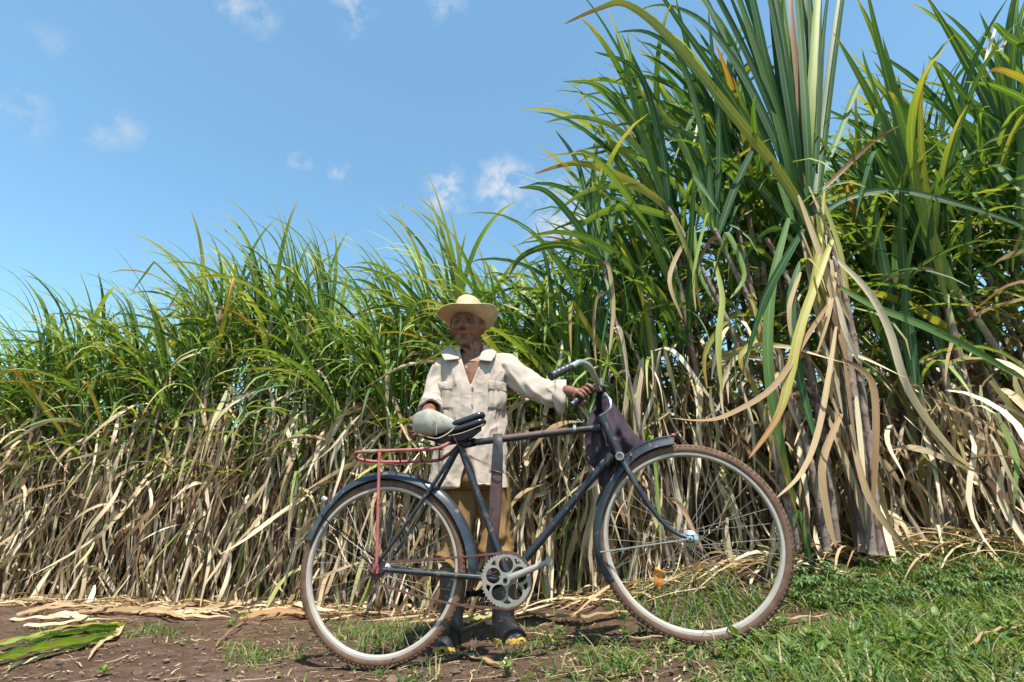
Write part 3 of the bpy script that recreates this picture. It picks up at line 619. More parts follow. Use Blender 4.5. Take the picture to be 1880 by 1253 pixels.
# dry trash hanging and heaped along the foot of the row: beyond counting
def strips(name, label, cat, n, gen, mat, cols=2, seg=8):
    mb = MB()
    for k in range(n):
        pts, w_, side, tw = gen(k)
        ribbon(mb, pts, w_, tw, side=side, rv=.001 + .998 * rnd.random(), cols=cols, v_fold=.2, edge=.1, seed=k, prof=lambda s: max(.05, min(1, .4 + 2 * s) * (1 - s ** 3)))
    o = mb.build(name, M[mat], auto=None); o['kind'] = 'stuff'; o['label'] = label; o['category'] = cat; return o
def trash(k):
    U = rnd.uniform; x = U(-6.5, 4.3)
    while mnoise.noise(Vector((x * 4.5, 1, 8))) < U(-.6, .3) or (x > 1.0 and U(0, 1) < .3): x = U(-6.5, 4.3)
    D = interp(FRONT, x) + U(-.16, .75) + .12 * mnoise.noise(Vector((x * 3, 7, 7))); g = gz(x, D); right = sstep(.9, 1.8, x)
    hmax = (1.6 + .7 * mnoise.noise(Vector((x * 1.7, 4, 0)))) * (1 - right) + .85 * right; z = U(.04, 1) ** 1.1 * hmax + .06
    a = U(0, 6.283); Ln = U(.3, .85); d = Vector((math.cos(a), math.sin(a), 0)); lean = U(.02, .38) * (1 if U(0, 1) < .85 else 2.8)
    pts = []; p = Vector((x, D, g + z)); th = U(.6, 2.2) if U(0, 1) < .25 else U(2.4, 3.05); n = 8; tw = U(-.5, .5); wv = U(.03, .32); ph = U(0, 6)
    for i in range(n + 1):
        pts.append(p.copy()); s = i / n; th += (math.pi - lean - th) * .35; t = d * math.sin(th) + Vector((0, 0, math.cos(th)))
        t += Vector((math.sin(ph + s * 6), math.cos(ph * 1.3 + s * 5), 0)) * wv; p = p + t.normalized() * (Ln / n)
        fl = gz(p.x, p.y) + .015
        if p.z < fl: p.z = fl + U(0, .02)
    return pts, U(.005, .02), Vector((-d.y, d.x, 0)), (U(-1.2, 1.2), U(-2.4, 2.4))
def deep(k):
    U = rnd.uniform; x = U(-9, 6.5); D = interp(FRONT, x) + U(.6, 5.5) ** 1.0; g = gz(x, D); z = U(.05, 2.1) if k % 2 else U(.02, 1.1); a = U(0, 6.283); d = Vector((math.cos(a), math.sin(a), 0)); Ln = U(.5, 1.1); pts = []; p = Vector((x, D, g + z)); th = U(.2, 1.6); n = 6
    for i in range(n + 1): pts.append(p.copy()); th += U(.15, .42); p = p + (d * math.sin(th) + Vector((0, 0, math.cos(th)))) * (Ln / n)
    for q in pts: q.z = max(q.z, gz(q.x, q.y) + .02)
    return pts, U(.02, .045), Vector((-d.y, d.x, 0)), (U(-.8, .8), U(-1.5, 1.5))
strips('deep_field_foliage', 'mass of green and yellow cane leaves deep inside the field', 'foliage', 3600, deep, 'leaf')
strips('deep_field_trash', 'mass of dry leaves deep inside the cane field', 'dry leaves', 6200, deep, 'dryold')
strips('dry_cane_trash', 'tangle of dry straw-coloured cane leaves hanging along the foot of the row', 'dry leaves', 6800, trash, 'dryold')
def litter(k):
    U = rnd.uniform; x = U(-6.5, 4.0); D = interp(FRONT, x) + rnd.gauss(-.12, .13); right = sstep(.9, 1.8, x)
    a = rnd.gauss(0, .5) + (math.pi if U(0, 1) < .5 else 0); Ln = U(.15, .6); pts = []; p = Vector((x, D, 0)); dz = abs(rnd.gauss(0, .03)) + .1 * right * U(0, 1); cv = U(-.12, .12)
    for i in range(8): pts.append(Vector((p.x, p.y, gz(p.x, p.y) + .016 + dz * math.sin(math.pi * i / 7)))); a += cv; p += Vector((math.cos(a), math.sin(a), 0)) * Ln / 7
    return pts, U(.004, .013), Vector((-math.sin(a), math.cos(a), 0)), (U(-.4, .4), U(-.8, .8))
def midgreen(k):
    U = rnd.uniform; x = U(-6.5, 4.2); D = interp(FRONT, x) + U(-.05, .7); g = gz(x, D); z = .85 + 1.35 * U(0, 1) ** .8; a = U(0, 6.283); d = Vector((math.cos(a), math.sin(a), 0)); Ln = U(.5, 1.0); pts = []; p = Vector((x, D, g + z)); th = U(.1, .9); n = 8
    for i in range(n + 1): pts.append(p.copy()); th += U(.1, .4); p = p + (d * math.sin(th) + Vector((0, 0, math.cos(th)))) * (Ln / n)
    return pts, U(.009, .017), Vector((-d.y, d.x, 0)), (U(-.6, .6), U(-1.2, 1.2))
strips('low_cane_foliage', 'tangle of narrow green cane leaves at chest height between the stalks', 'foliage', 2500, midgreen, 'leaf', cols=3)
strips('cane_leaf_litter', 'mat of dry cane leaf litter along the edge of the field', 'leaf litter', 900, litter, 'dry')

# ------------------------------------------------------------------ bicycle
RH, FH = at(701, 1045, 2.36), at(1267, 990, 2.15)
E1 = (FH - RH); E1.z = 0; E1.normalize(); NB = Vector((E1.y, -E1.x, 0)); UP = Vector((0, 0, 1))     # NB points to the camera side
def B(px, py, off=0.0): return on_plane(px, py, RH + NB * off, NB)
bike = thing('bicycle', 'old black roadster bicycle with rusty chain and dusty tyres held by the man', 'bicycle', ((RH.x + FH.x) / 2, (RH.y + FH.y) / 2, gz((RH.x + FH.x) / 2, (RH.y + FH.y) / 2)))
def part(name, mb, mat, parent=bike, smooth=True, auto=R(40)): return mb.build(name, M[mat] if isinstance(mat, str) else [M[k] for k in mat], parent, smooth, auto)
WR = .347
def wheel(name, c, a, hubr, phase):
    mb = MB(); sec = .0185; n = 96
    prof = [(WR - sec + sec * 1.06 * math.cos(t), sec * 1.02 * math.sin(t)) for t in np.linspace(-2.5, 2.5, 12)]
    mb.revolve(prof, c, a, n, closed_prof=True, ref=UP)
    u = (UP - a * UP.dot(a)).normalized(); v = a.cross(u)
    for k in range(110):        # worn tread blocks along both shoulders and the crown
        t = 2 * math.pi * k / 110; d = u * math.cos(t) + v * math.sin(t); tg = v * math.cos(t) - u * math.sin(t)
        for s in (-1, 0, 1):
            e = s * .85; rr = WR - sec + sec * 1.05 * math.cos(e); t2 = t + (.5 if s == 0 else 0) * 2 * math.pi / 110
            d2 = u * math.cos(t2) + v * math.sin(t2); tg2 = v * math.cos(t2) - u * math.sin(t2); nrm = d2 * math.cos(e) + a * math.sin(e); lat = a * math.cos(e) - d2 * math.sin(e)
            mb.box(Vector(c) + d2 * rr + a * (sec * math.sin(e)), tg2 * .0055, lat * .0042, nrm * .0022, taper=.8)
    tyre = part(name, MB(), 'rubber') if False else None
    w_ = bpy.data.objects.new(name, None); put(w_, bike); ORG[w_.name] = ORG[bike.name]
    part('tyre', mb, 'rubber', w_)
    rim = MB().revolve([(.3235, -.0145), (.3235, .0145), (.3165, .0150), (.3075, .0135), (.303, .008), (.3015, 0), (.303, -.008), (.3075, -.0135), (.3165, -.0150)], c, a, n, ref=UP)
    part('rim', rim, 'rim', w_)
    hp = [(.004, -.075), (.004, -.062), (.011, -.060), (.011, -.052), (.014, -.046), (hubr, -.038), (hubr, -.034), (.015, -.029), (.0135, 0), (.015, .029), (hubr, .034), (hubr, .038), (.014, .046), (.011, .052), (.011, .060), (.0075, .061), (.0075, .068), (.004, .069), (.004, .078)]
    part('hub', MB().revolve(hp, c, a, 20, closed_prof=False, ref=UP), 'steel', w_, auto=R(30))
    for k in range(36):
        s = 1 if k % 2 else -1; t = 2 * math.pi * k / 36 + phase; th = t + (1.15 if (k // 2) % 2 else -1.15)
        p0 = Vector(c) + (u * math.cos(th) + v * math.sin(th)) * (hubr - .004) + a * (.036 * s); p1 = Vector(c) + (u * math.cos(t) + v * math.sin(t)) * .3 + a * (.004 * s)
        part('spoke', MB().tube([p0, p1], .0011, 5), 'spoke', w_)
    part('valve', MB().tube([Vector(c) + (u * math.cos(2.2 + phase) + v * math.sin(2.2 + phase)) * r_ for r_ in (.298, .27)], .0028, 6), 'dark', w_)
    return w_
wheel('rear_wheel', RH, NB, .024, .1)
YF = R(17); AF = Vector((-math.sin(YF), -math.cos(YF), 0)); EF = Vector((math.cos(YF), -math.sin(YF), 0))
wheel('front_wheel', FH, AF, .030, .35)
def FP(px, py, off=0.0): return on_plane(px, py, FH + AF * off, AF)

CRK = B(930, 1065, .047); BB = CRK - NB * .047
ST, SB = B(846, 822), BB
TT0, TT1 = B(1096, 786), B(852, 815)
HT0, HT1 = B(1102, 762), B(1139, 838)
fr = MB(); fr.tube([TT0, TT1], .0142, 12).tube([ST + (ST - SB).normalized() * .012, SB], .0145, 12).tube([B(1120, 838), SB], .0158, 12)
fr.tube([HT0, HT1], .0175, 14); fr.tube([BB - NB * .036, BB + NB * .036], .021, 14)
for s in (-1, 1):
    dr = RH + NB * (.058 * s)
    fr.tube(cr([BB + NB * (.022 * s) + E1 * -.01, BB.lerp(RH, .35) + NB * (.034 * s), dr + E1 * .03], 6), [.0115, .0115, .009], 10)
    fr.tube(cr([ST + NB * (.014 * s) - E1 * .01, ST.lerp(RH, .4) + NB * (.04 * s), dr + UP * .03 + E1 * .012], 6), [.0085, .0085, .007], 8)
    fr.box(dr + UP * .008 + E1 * .012, E1 * .022, NB * .003, UP * .02)
for c, t, r_ in ((HT0, HT1 - HT0, .0195), (HT1, HT1 - HT0, .0195)): fr.tube([c - t.normalized() * .006, c + t.normalized() * .006], r_, 14)
fr.tube([B(1101, 785), B(1090, 787)], .0175, 12).tube([B(1124, 836), B(1110, 853)], .019, 12).tube([B(866, 814), B(846, 817)], .0172, 12)
fr.tube([ST.lerp(RH, .42) - NB * .04, ST.lerp(RH, .42) + NB * .04], .009, 8)      # brake bridge
part('frame', fr, 'black')
part('string_tie', MB().tube([B(1053, 788.5) , B(1058, 788)], .0165, 12).tube(cr([B(1056, 781), B(1060, 770, .01), B(1068, 776, .014), B(1073, 771, .012)], 4), .0016, 5).tube(cr([B(1054, 781), B(1049, 774, .012), B(1058, 777, .018)], 4), .0016, 5), 'tie')
part('rust_band', MB().tube([B(1040, 791.5), B(905, 808)], .0147, 12), 'sheath')

# fork, steerer
fk = MB()
for s in (-1, 1):
    q = [(1143, 846), (1165, 885), (1190, 925), (1218, 960), (1243, 980), (1267, 989)]
    fk.tube(cr([FP(a, b, .052 * s) if i else FP(a, b, .036 * s) for i, (a, b) in enumerate(q)], 6), [.0125, .012, .011, .0095, .0075, .0065], 10)
    fk.box(FH + AF * (.052 * s), EF * .014, AF * .003, UP * .014)
CRN = FP(1141, 842)
fk.box(CRN, EF * .017, AF * .05, UP * .015, taper=.8).tube([HT1, CRN], .016, 12)
part('fork', fk, 'black')
part('fork_crown_cap', MB().revolve([(.0, .0), (.0155, .0), (.0165, .003), (.0165, .012), (.0125, .013), (.012, .005), (.001, .004)], CRN + AF * .05, AF, 20, closed_prof=False), 'alloy')
part('brake_bolt', MB().tube([CRN + EF * .01, CRN + EF * .045 + UP * -.01], .005, 8).tube(cr([CRN + EF * .04 + AF * .035, CRN + EF * .04 + UP * .018, CRN + EF * .04 - AF * .035], 5), .0045, 6), 'rust')

# handlebar and grips
SC_ = at(1101, 716, 2.165)
hb = MB()
near = cr([SC_, at(1099, 712, 2.08), at(1093, 694, 2.0), at(1082, 673, 1.955), at(1066, 665, 1.93), at(1046, 675, 1.905), at(1014, 690, 1.87)], 8)
far = cr([SC_, at(1104, 704, 2.25), at(1103, 699, 2.33), at(1096, 706, 2.40), at(1083, 716, 2.425), at(1053, 742, 2.405)], 8)
hb.tube(near, .0112, 12).tube(far, .0112, 12); bar = part('handlebar', hb, 'steel')
def grip(pts):
    mb = MB(); n = len(pts); rr = [.0155 + .0011 * math.sin(i * 1.9) for i in range(n)]; rr[0] = .0165; rr[-1] = .0175; rr[-2] = .0165
    return part('grip', mb.tube(pts, rr, 14), 'grip', bar)
grip(cr([at(1049, 673.5, 1.907), at(1031, 682, 1.889), at(1011, 691.5, 1.868)], 9)); 
GF = cr([at(1087, 713, 2.42), at(1070, 727, 2.413), at(1050, 744, 2.402)], 9); grip(GF)
stm = MB().tube([HT0, at(1098, 735, 2.165), SC_ - UP * .012], [.0135, .012, .013], 12).tube([SC_ - NB * .022, SC_ + NB * .022], .0165, 12).tube([HT0 + (HT0 - HT1).normalized() * t for t in (.0, .022)], .021, 14)
part('stem', stm, 'dark')
part('brake_lever', MB().tube(cr([at(1112, 724, 2.13), at(1120, 735, 2.10), at(1121, 748, 2.09), at(1114, 757, 2.10), at(1102, 764, 2.13)], 6), [.005, .0055, .0045], 8).tube([at(1109, 723, 2.13), at(1114, 727, 2.13)], .008, 8), 'steel')

# chainring, cranks, pedal, chain
def chainring():
    cu = bpy.data.curves.new('chainring', 'CURVE'); cu.dimensions = '2D'; cu.fill_mode = 'BOTH'; cu.extrude = .0016; cu.bevel_depth = .0004
    def sp(pts):
        s = cu.splines.new('POLY'); s.points.add(len(pts) - 1); s.use_cyclic_u = True
        for p, q in zip(s.points, pts): p.co = (q[0], q[1], 0, 1)
    ro = .0935; nt_ = 46; pts = []
    for k in range(nt_):
        for f, h in ((0, 0), (.25, 0), (.42, .0055), (.58, .0055), (.75, 0)): t = 2 * math.pi * (k + f) / nt_; pts.append(((ro + h) * math.cos(t), (ro + h) * math.sin(t)))
    sp(pts)
    for k in range(5):
        t = 2 * math.pi * k / 5 + .36; c = (.0525 * math.cos(t), .0525 * math.sin(t)); sp([(c[0] + .0283 * math.cos(q), c[1] + .0283 * math.sin(q)) for q in np.linspace(0, 2 * math.pi, 25)[:-1]])
        t2 = t + math.pi / 5; sp([(r_ * math.cos(t2 + d), r_ * math.sin(t2 + d)) for r_, d in ((.064, 0), (.076, .17), (.081, .19), (.083, 0), (.081, -.19), (.076, -.17))])
    sp([(.007 * math.cos(q), .007 * math.sin(q)) for q in np.linspace(0, 2 * math.pi, 13)[:-1]])
    tmp = bpy.data.objects.new('tmp', cu); COL.objects.link(tmp); dg = bpy.context.evaluated_depsgraph_get()
    me = bpy.data.meshes.new_from_object(tmp.evaluated_get(dg)); bpy.data.objects.remove(tmp); bpy.data.curves.remove(cu)
    mt = Matrix((E1, UP, NB)).transposed().to_4x4(); mt.translation = CRK - ORG[bike.name]; me.transform(mt)
    me.materials.clear(); me.materials.append(M['alloy'])
    o = bpy.data.objects.new('chainring', me); put(o, bike); ORG[o.name] = ORG[bike.name]; return o
ring = chainring()
PE = B(1008, 1031, .062)
ck = MB(); d = (PE - CRK).normalized(); ck.tube([CRK + NB * .006, CRK + NB * .026], .0185, 16)
ck.tube([CRK + NB * .017 - d * .004, CRK.lerp(PE, .5) + NB * .012, PE], [.0145, .0115, .0095], 10, squash=.62, ref=UP); ck.tube([PE - NB * .009, PE + NB * .009], .0145, 14)
ca = part('crank_arm', ck, 'alloy'); part('crank_bolt', MB().tube([CRK + NB * .024, CRK + NB * .0285], .0085, 8), 'dark', ca)
LC = BB - NB * .045; PL = LC - (PE - CRK).normalized() * .165; PL = PL - NB * .012
ca2 = part('crank_arm', MB().tube([LC, LC.lerp(PL, .5), PL], [.0145, .0115, .0105], 10, squash=.62), 'dark')
pd = MB().tube([PL, PL - NB * .095], .008, 8)
for s in (-1, 1): pd.box(PL - NB * .055 + E1 * (.028 * s), E1 * .010, NB * .042, UP * .011)
part('pedal', pd, 'dark')
path = [(948, 1016), (925, 1014), (890, 1023), (800, 1027), (715, 1032), (700, 1033), (688, 1042), (685, 1056), (693, 1068), (740, 1087), (800, 1103), (860, 1113), (905, 1121), (930, 1124), (953, 1120)]
cpx = []
up_ = [B(a, b, .047) for a, b in path[2:13]]
arc = []
rc = .0975
def CA(t): return CRK + (E1 * math.cos(t) + UP * math.sin(t)) * rc
t0, t1 = R(122), R(-112)
loop = cr([CA(R(108)), *up_[1:-1], CA(R(-100))], 6) + [CA(R(-100 + (208) * k / 30)) for k in range(1, 30)]
Ls = [0]
for a_, b_ in zip(loop, loop[1:] + loop[:1]): Ls.append(Ls[-1] + (b_ - a_).length)
nl = int(Ls[-1] / .0127); chn = MB()
def onloop(s):
    s %= Ls[-1]; i = max(0, np.searchsorted(Ls, s) - 1); i = min(i, len(loop) - 1); a_, b_ = loop[i], loop[(i + 1) % len(loop)]; return a_.lerp(b_, (s - Ls[i]) / max(1e-6, Ls[i + 1] - Ls[i]))
for k in range(nl):
    p0, p1 = onloop(k * Ls[-1] / nl), onloop((k + 1) * Ls[-1] / nl); t = (p1 - p0).normalized(); nn = NB.cross(t); wd = .0042 if k % 2 else .0030
    chn.box((p0 + p1) / 2, t * .0072, NB * wd, nn * .0036); chn.tube([p0 - NB * .0045, p0 + NB * .0045], .0044, 6)
part('chain', chn, 'rust', smooth=False)
sp_ = MB(); nt_ = 18; rows = []
for h in (-.002, .002): rows.append([RH + NB * (.047 + h) + (E1 * math.cos(2 * math.pi * k / 72) + UP * math.sin(2 * math.pi * k / 72)) * (.0375 if k % 4 in (1, 2) else .0335) for k in range(72)])
sp_.grid(rows, closed_u=True, caps=True); part('sprocket', sp_, 'rust', smooth=False)
part('axle_nut', MB().tube([RH + NB * .062, RH + NB * .085], .009, 6).tube([RH + NB * .06, RH + NB * .064], .017, 12), 'rust')

# mudguards
fprof = [(-.001 - .032 * (abs(b) / .030) ** 2.6, b) for b in np.linspace(-.030, .030, 11)]; fprof = fprof + [(a - .0022, b * .95) for a, b in fprof[::-1]]
pts = cr([B(a, b) for a, b in [(879, 1052), (876, 1018), (860, 965), (826, 912), (775, 878), (708, 865), (645, 885), (602, 924), (580, 958), (566, 988)]], 6)
rg = part('rear_mudguard', MB().profile(list(reversed(pts)), fprof, NB), 'blackblue')
part('reflector', MB().revolve([(0, .012), (.011, .01), (.013, .004), (.013, -.012), (.0, -.012)], B(597, 918) + (-E1 * .7 + UP * .5) * .006, (-E1 * .8 + UP * .5), 16, closed_prof=False), 'steel', rg)
pts = cr([FP(a, b) for a, b in [(1235, 802), (1196, 811), (1158, 832), (1124, 870), (1099, 922), (1088, 975), (1094, 1030), (1116, 1075)]], 6)
fg = part('front_mudguard', MB().profile(list(reversed(pts)), [(-a, b) for a, b in fprof][::-1] if False else fprof, AF), 'blackblue')
part('red_tip', MB().ball(FP(1236, 801) + UP * .002, EF * .010, AF * .016, UP * .009, 10, 6), 'red', fg)
part('ridge', MB().tube([p + (p - FH).normalized() * .003 for p in pts[:26]], .0055, 8), 'blackblue', fg)
for s in (-1, 1): part('mudguard_stay', MB().tube([FH + AF * (.06 * s), FP(1102, 1014, .034 * s)], .0028, 6), 'steel')
for s in (-1, 1): part('mudguard_stay', MB().tube([RH + NB * (.064 * s), B(590, 945, .03 * s)], .0025, 6), 'dark')

# luggage rack
rk = MB()
nearr = cr([B(652, 838, .0), B(656, 831, .055), B(685, 829, .07), B(740, 827, .07), B(800, 824, .065), B(828, 812, .04), B(846, 806, .018)], 6)
farr = cr([B(652, 838, .0), B(657, 843, -.055), B(690, 848, -.07), B(745, 848, -.07), B(800, 846, -.065), B(822, 836, -.04), B(842, 818, -.018)], 6)
rk.tube(nearr, .0072, 9).tube(farr, .0072, 9)
rack = part('luggage_rack', rk, 'red')
for k in range(5): a_, b_ = nearr[9 + 4 * k], farr[9 + 4 * k]; part('rack_bar', MB().tube(cr([a_, (a_ + b_) / 2 - UP * .004, b_], 4), .0036, 6), 'rust', rack)
part('rack_leg', MB().tube(cr([B(697, 832, .072), B(696, 850, .075), B(692, 1015, .072), B(690, 1042, .07)], 5), .0066, 10).box(B(690, 1045, .068), E1 * .010, NB * .003, UP * .016), 'red', rack)
part('rack_leg', MB().tube(cr([B(722, 846, -.072), B(720, 900, -.075), B(713, 1030, -.07)], 5), .0066, 10), 'black', rack)
part('tape_wrap', MB().tube(nearr[9:14], .0085, 9), 'piping', rack)
part('clip_spring', MB().tube([nearr[4] + Vector((math.cos(k * .9) * .010, math.sin(k * .9) * .004 - .02, math.sin(k * .9) * .010 - .014)) for k in range(20)], .0018, 5).tube(cr([nearr[20], (nearr[20] + farr[16]) / 2 - UP * .035, farr[12]], 6), .003, 6), 'rust', rack)

# saddle: two padded black rolls to the nose, pale vinyl cover over the wide rear
sd = bpy.data.objects.new('saddle', None); put(sd, bike); ORG[sd.name] = ORG[bike.name]
nose = MB()
for dy, hh in ((0, .0165), (13, .0160)):
    rows = []
    for k, (px, py, wz, f) in enumerate(((800, 790, .055, .6), (812, 788, .060, 1), (830, 784, .054, 1), (848, 778, .046, 1), (866, 771, .039, 1), (880, 765, .034, .95), (886, 762.5, .029, .8), (889, 761, .018, .5), (890, 760.5, .005, .15))):
        ex = 2 if dy else 0; c = B(px + ex * k / 8, py + dy * (.8 + .02 * k)); t = (B(px + 6, py - 2.5) - B(px - 6, py + 2.5)).normalized(); u_ = NB.cross(t).normalized(); u_ = u_ if u_.z > 0 else -u_
        rows.append([c + NB * (wz * math.copysign(abs(math.cos(q)) ** .7, math.cos(q))) + u_ * (hh * f * math.copysign(abs(math.sin(q)) ** .8, math.sin(q))) for q in np.linspace(0, 2 * math.pi, 23)[:-1]])
    nose.grid(rows, closed_u=True, caps=True)
part('nose_roll', nose, 'saddle', sd)
rows = []
for px, wz, yt, yb, bl in ((765, .045, 771, 790, .8), (767, .070, 765, 798, 1), (774, .082, 761, 803, 1), (788, .100, 758, 806, 1), (797, .116, 757, 807.5, 1), (801, .120, 757.5, 808, 1), (805, .114, 759, 807, 1), (818, .085, 764, 802, 1), (830, .060, 770, 797, 1), (845, .038, 779, 795, 1), (854, .022, 784, 792, 1)):
    ring_ = []; top, bot = B(px, yt), B(px, yb); c = (top + bot) / 2; hz = (top - bot).length / 2
    for k in range(22):
        t = 2 * math.pi * k / 22; cx_, cz_ = math.cos(t), math.sin(t); e = .45 if abs(cz_) < .8 else .55
        ring_.append(c + NB * (wz * (1 - .16 * (cz_ < 0) * abs(cz_)) * math.copysign(abs(cx_) ** e, cx_)) + UP * (hz * math.copysign(abs(cz_) ** e, cz_)) + Vector((0, 0, mnoise.noise(Vector((px * .05, k * .5, 0))) * .004)))
    rows.append(ring_)
part('pale_cover', MB().grid(rows, closed_u=True, caps=True), 'cover', sd, auto=None)
part('seam', MB().tube(cr([B(800, 758.5, .072), B(801.5, 764, .110), B(801.5, 782, .1188), B(801, 799, .1165)], 6), .0016, 6), 'cover', sd)
part('piping', MB().tube(cr([B(769, 798, .078), B(788, 803.5, .100), B(801, 805.5, .118), B(812, 802, .102), B(824, 795, .076), B(833, 787, .058)], 6), .0028, 7).tube(cr([B(824, 801, .058), B(846, 796, .051), B(868, 788, .042), B(889, 779, .032)], 6), .0024, 7), 'piping', sd)
un = MB().grid([[B(px, y, s) for s, y in ((-w_, y0), (w_, y0), (w_, y1), (-w_, y1))] for px, w_, y0, y1 in ((778, .05, 798, 806), (800, .065, 798, 812), (822, .05, 794, 818), (848, .036, 794, 815), (868, .028, 789, 804), (884, .018, 783, 791))], closed_u=True, caps=True)
part('under_frame', un, 'dark', sd, auto=R(20))
for s in (-1, 1):
    c0, c1 = B(806, 803, .05 * s), B(806, 826, .05 * s)
    part('spring', MB().tube([c0.lerp(c1, k / 40) + E1 * (.014 * math.cos(k * .95)) + NB * (.014 * math.sin(k * .95)) for k in range(41)], .0028, 6), 'dark', sd)
part('seat_post', MB().tube([ST, B(838, 802)], .0125, 10).tube([B(845, 812) - NB * .03, B(845, 812) + NB * .034], .012, 10).tube([B(866, 813), B(873, 812)], .018, 12), 'dark')
part('tie_wire', MB().tube(cr([B(852, 832, .018), B(872, 842, .02), B(892, 851, .03), B(905, 858, .034)], 6), .0018, 5).tube(cr([B(832, 800, .05), B(840, 816, .05), B(848, 830, .02)], 5), .0013, 5).tube(cr([B(850, 834, .018), B(880, 848, .03), B(904, 861, .036)], 6), .0014, 5), 'wire')

# ------------------------------------------------------------------ things hung on the bicycle
s0 = B(913, 800); sheath = thing('machete_sheath', 'brown leather machete sheath hanging from the bicycle top tube by its black flap', 'sheath', (s0.x, s0.y, s0.z))
rows = []; thick = .007
for px, py, w_, off in ((913, 846, .0215, .026), (912, 868, .0235, .024), (910, 905, .0245, .018), (908, 950, .0235, .006), (905, 985, .0225, -.012), (900, 1020, .0215, -.030), (894, 1060, .018, -.036)):
    c = B(px, py, off); rows.append([c + E1 * (w_ * a) + NB * (thick * b) for a, b in ((-1, -.6), (-.9, .9), (0, 1.25), (.9, .9), (1, -.6), (0, -1))])
MB().grid(rows, closed_u=True, caps=True).build('scabbard', M['sheath'], sheath)
rows = []
for px, py, w_, off, t in ((914, 846, .023, -.028, .004), (914, 812, .0205, -.024, .004), (914, 801, .02, -.014, .004), (914, 797.5, .02, 0, .004), (914, 800, .02, .016, .004), (914, 812, .0205, .028, .005), (913, 840, .0225, .034, .006), (912, 866, .025, .034, .006)):
    c = B(px, py, off); nn = Vector((0, 0, 1)) if 798 < py < 802 or py < 798 else NB * (1 if off > 0 else -1)
    rows.append([c + E1 * (w_ * a) + nn * (t * b) for a, b in ((-1, 0), (-.9, .5), (.9, .5), (1, 0), (.9, -.5), (-.9, -.5))])
fl = MB().grid(rows, closed_u=True, caps=True).build('flap', M['sheathtop'], sheath)
MB().tube([B(912 + 13 * math.cos(t), 866 + 2 * math.sin(t * 2), .028 + .018 * math.sin(t)) for t in np.linspace(0, 2 * math.pi, 20)], .0022, 5, caps=False).tube(cr([B(922, 866, .04), B(929, 872, .03), B(935, 884, .03)], 4), .0012, 5).build('binding_wire', M['wire'], sheath)

bag_o = at(1112, 728, 2.22); bag = thing('cloth_bag', 'faded plum cloth bag hanging from the handlebar behind the head tube', 'bag', bag_o)
OUT = [(1098, 733), (1113, 728), (1128, 742), (1148, 770), (1166, 796), (1182, 818), (1168, 832), (1150, 842), (1143, 862), (1130, 885), (1115, 900), (1100, 890), (1096, 866), (1082, 852), (1076, 838), (1074, 810), (1077, 784), (1082, 764), (1090, 748)]
def bagmesh():
    cen = (1116, 810); nr = 9; o_ = [Vector((a, b, 0)) for a, b in OUT]; o_ = cr(o_, 4, closed=True); mb = MB()
    for sgn in (1, -1):
        rows = []
        for i in range(nr + 1):
            f = i / nr; row = []
            for k, p in enumerate(o_):
                px, py = cen[0] + (p.x - cen[0]) * f, cen[1] + (p.y - cen[1]) * f; dep = math.sqrt(max(0, 1 - f * f)) * .045 * sstep(728, 800, py)
                fold = .017 * math.sin((px - 1113) / (max(6, py - 700)) * 26 + math.sin(py * .06) * 1.2) * (1 - f ** 3) + .013 * mnoise.noise(Vector((px * .05, py * .04, sgn))) + .007 * (1 - min(1, 3 * abs(mnoise.noise(Vector((px * .04 + py * .02, py * .03, 5))))))
                row.append(at(px, py, 2.27 + .05 * sstep(1090, 1180, px) - sgn * (dep + fold * (1 if sgn > 0 else .4)) - sgn * .002))
            rows.append(row)
        mb.grid(rows, closed_u=True)
    return mb
bagmesh().build('cloth', M['cloth'], bag, auto=None)
MB().tube(cr([at(1104, 742, 2.25), at(1101, 722, 2.21), at(1106, 708, 2.24), at(1112, 722, 2.27), at(1113, 742, 2.27)], 5), .006, 7).build('strap', M['cloth'], bag)
MB().tube(cr([at(1079, 838, 2.22), at(1085, 850, 2.2), at(1092, 846, 2.2)], 4), .003, 6).build('seam', M['cloth'], bag)

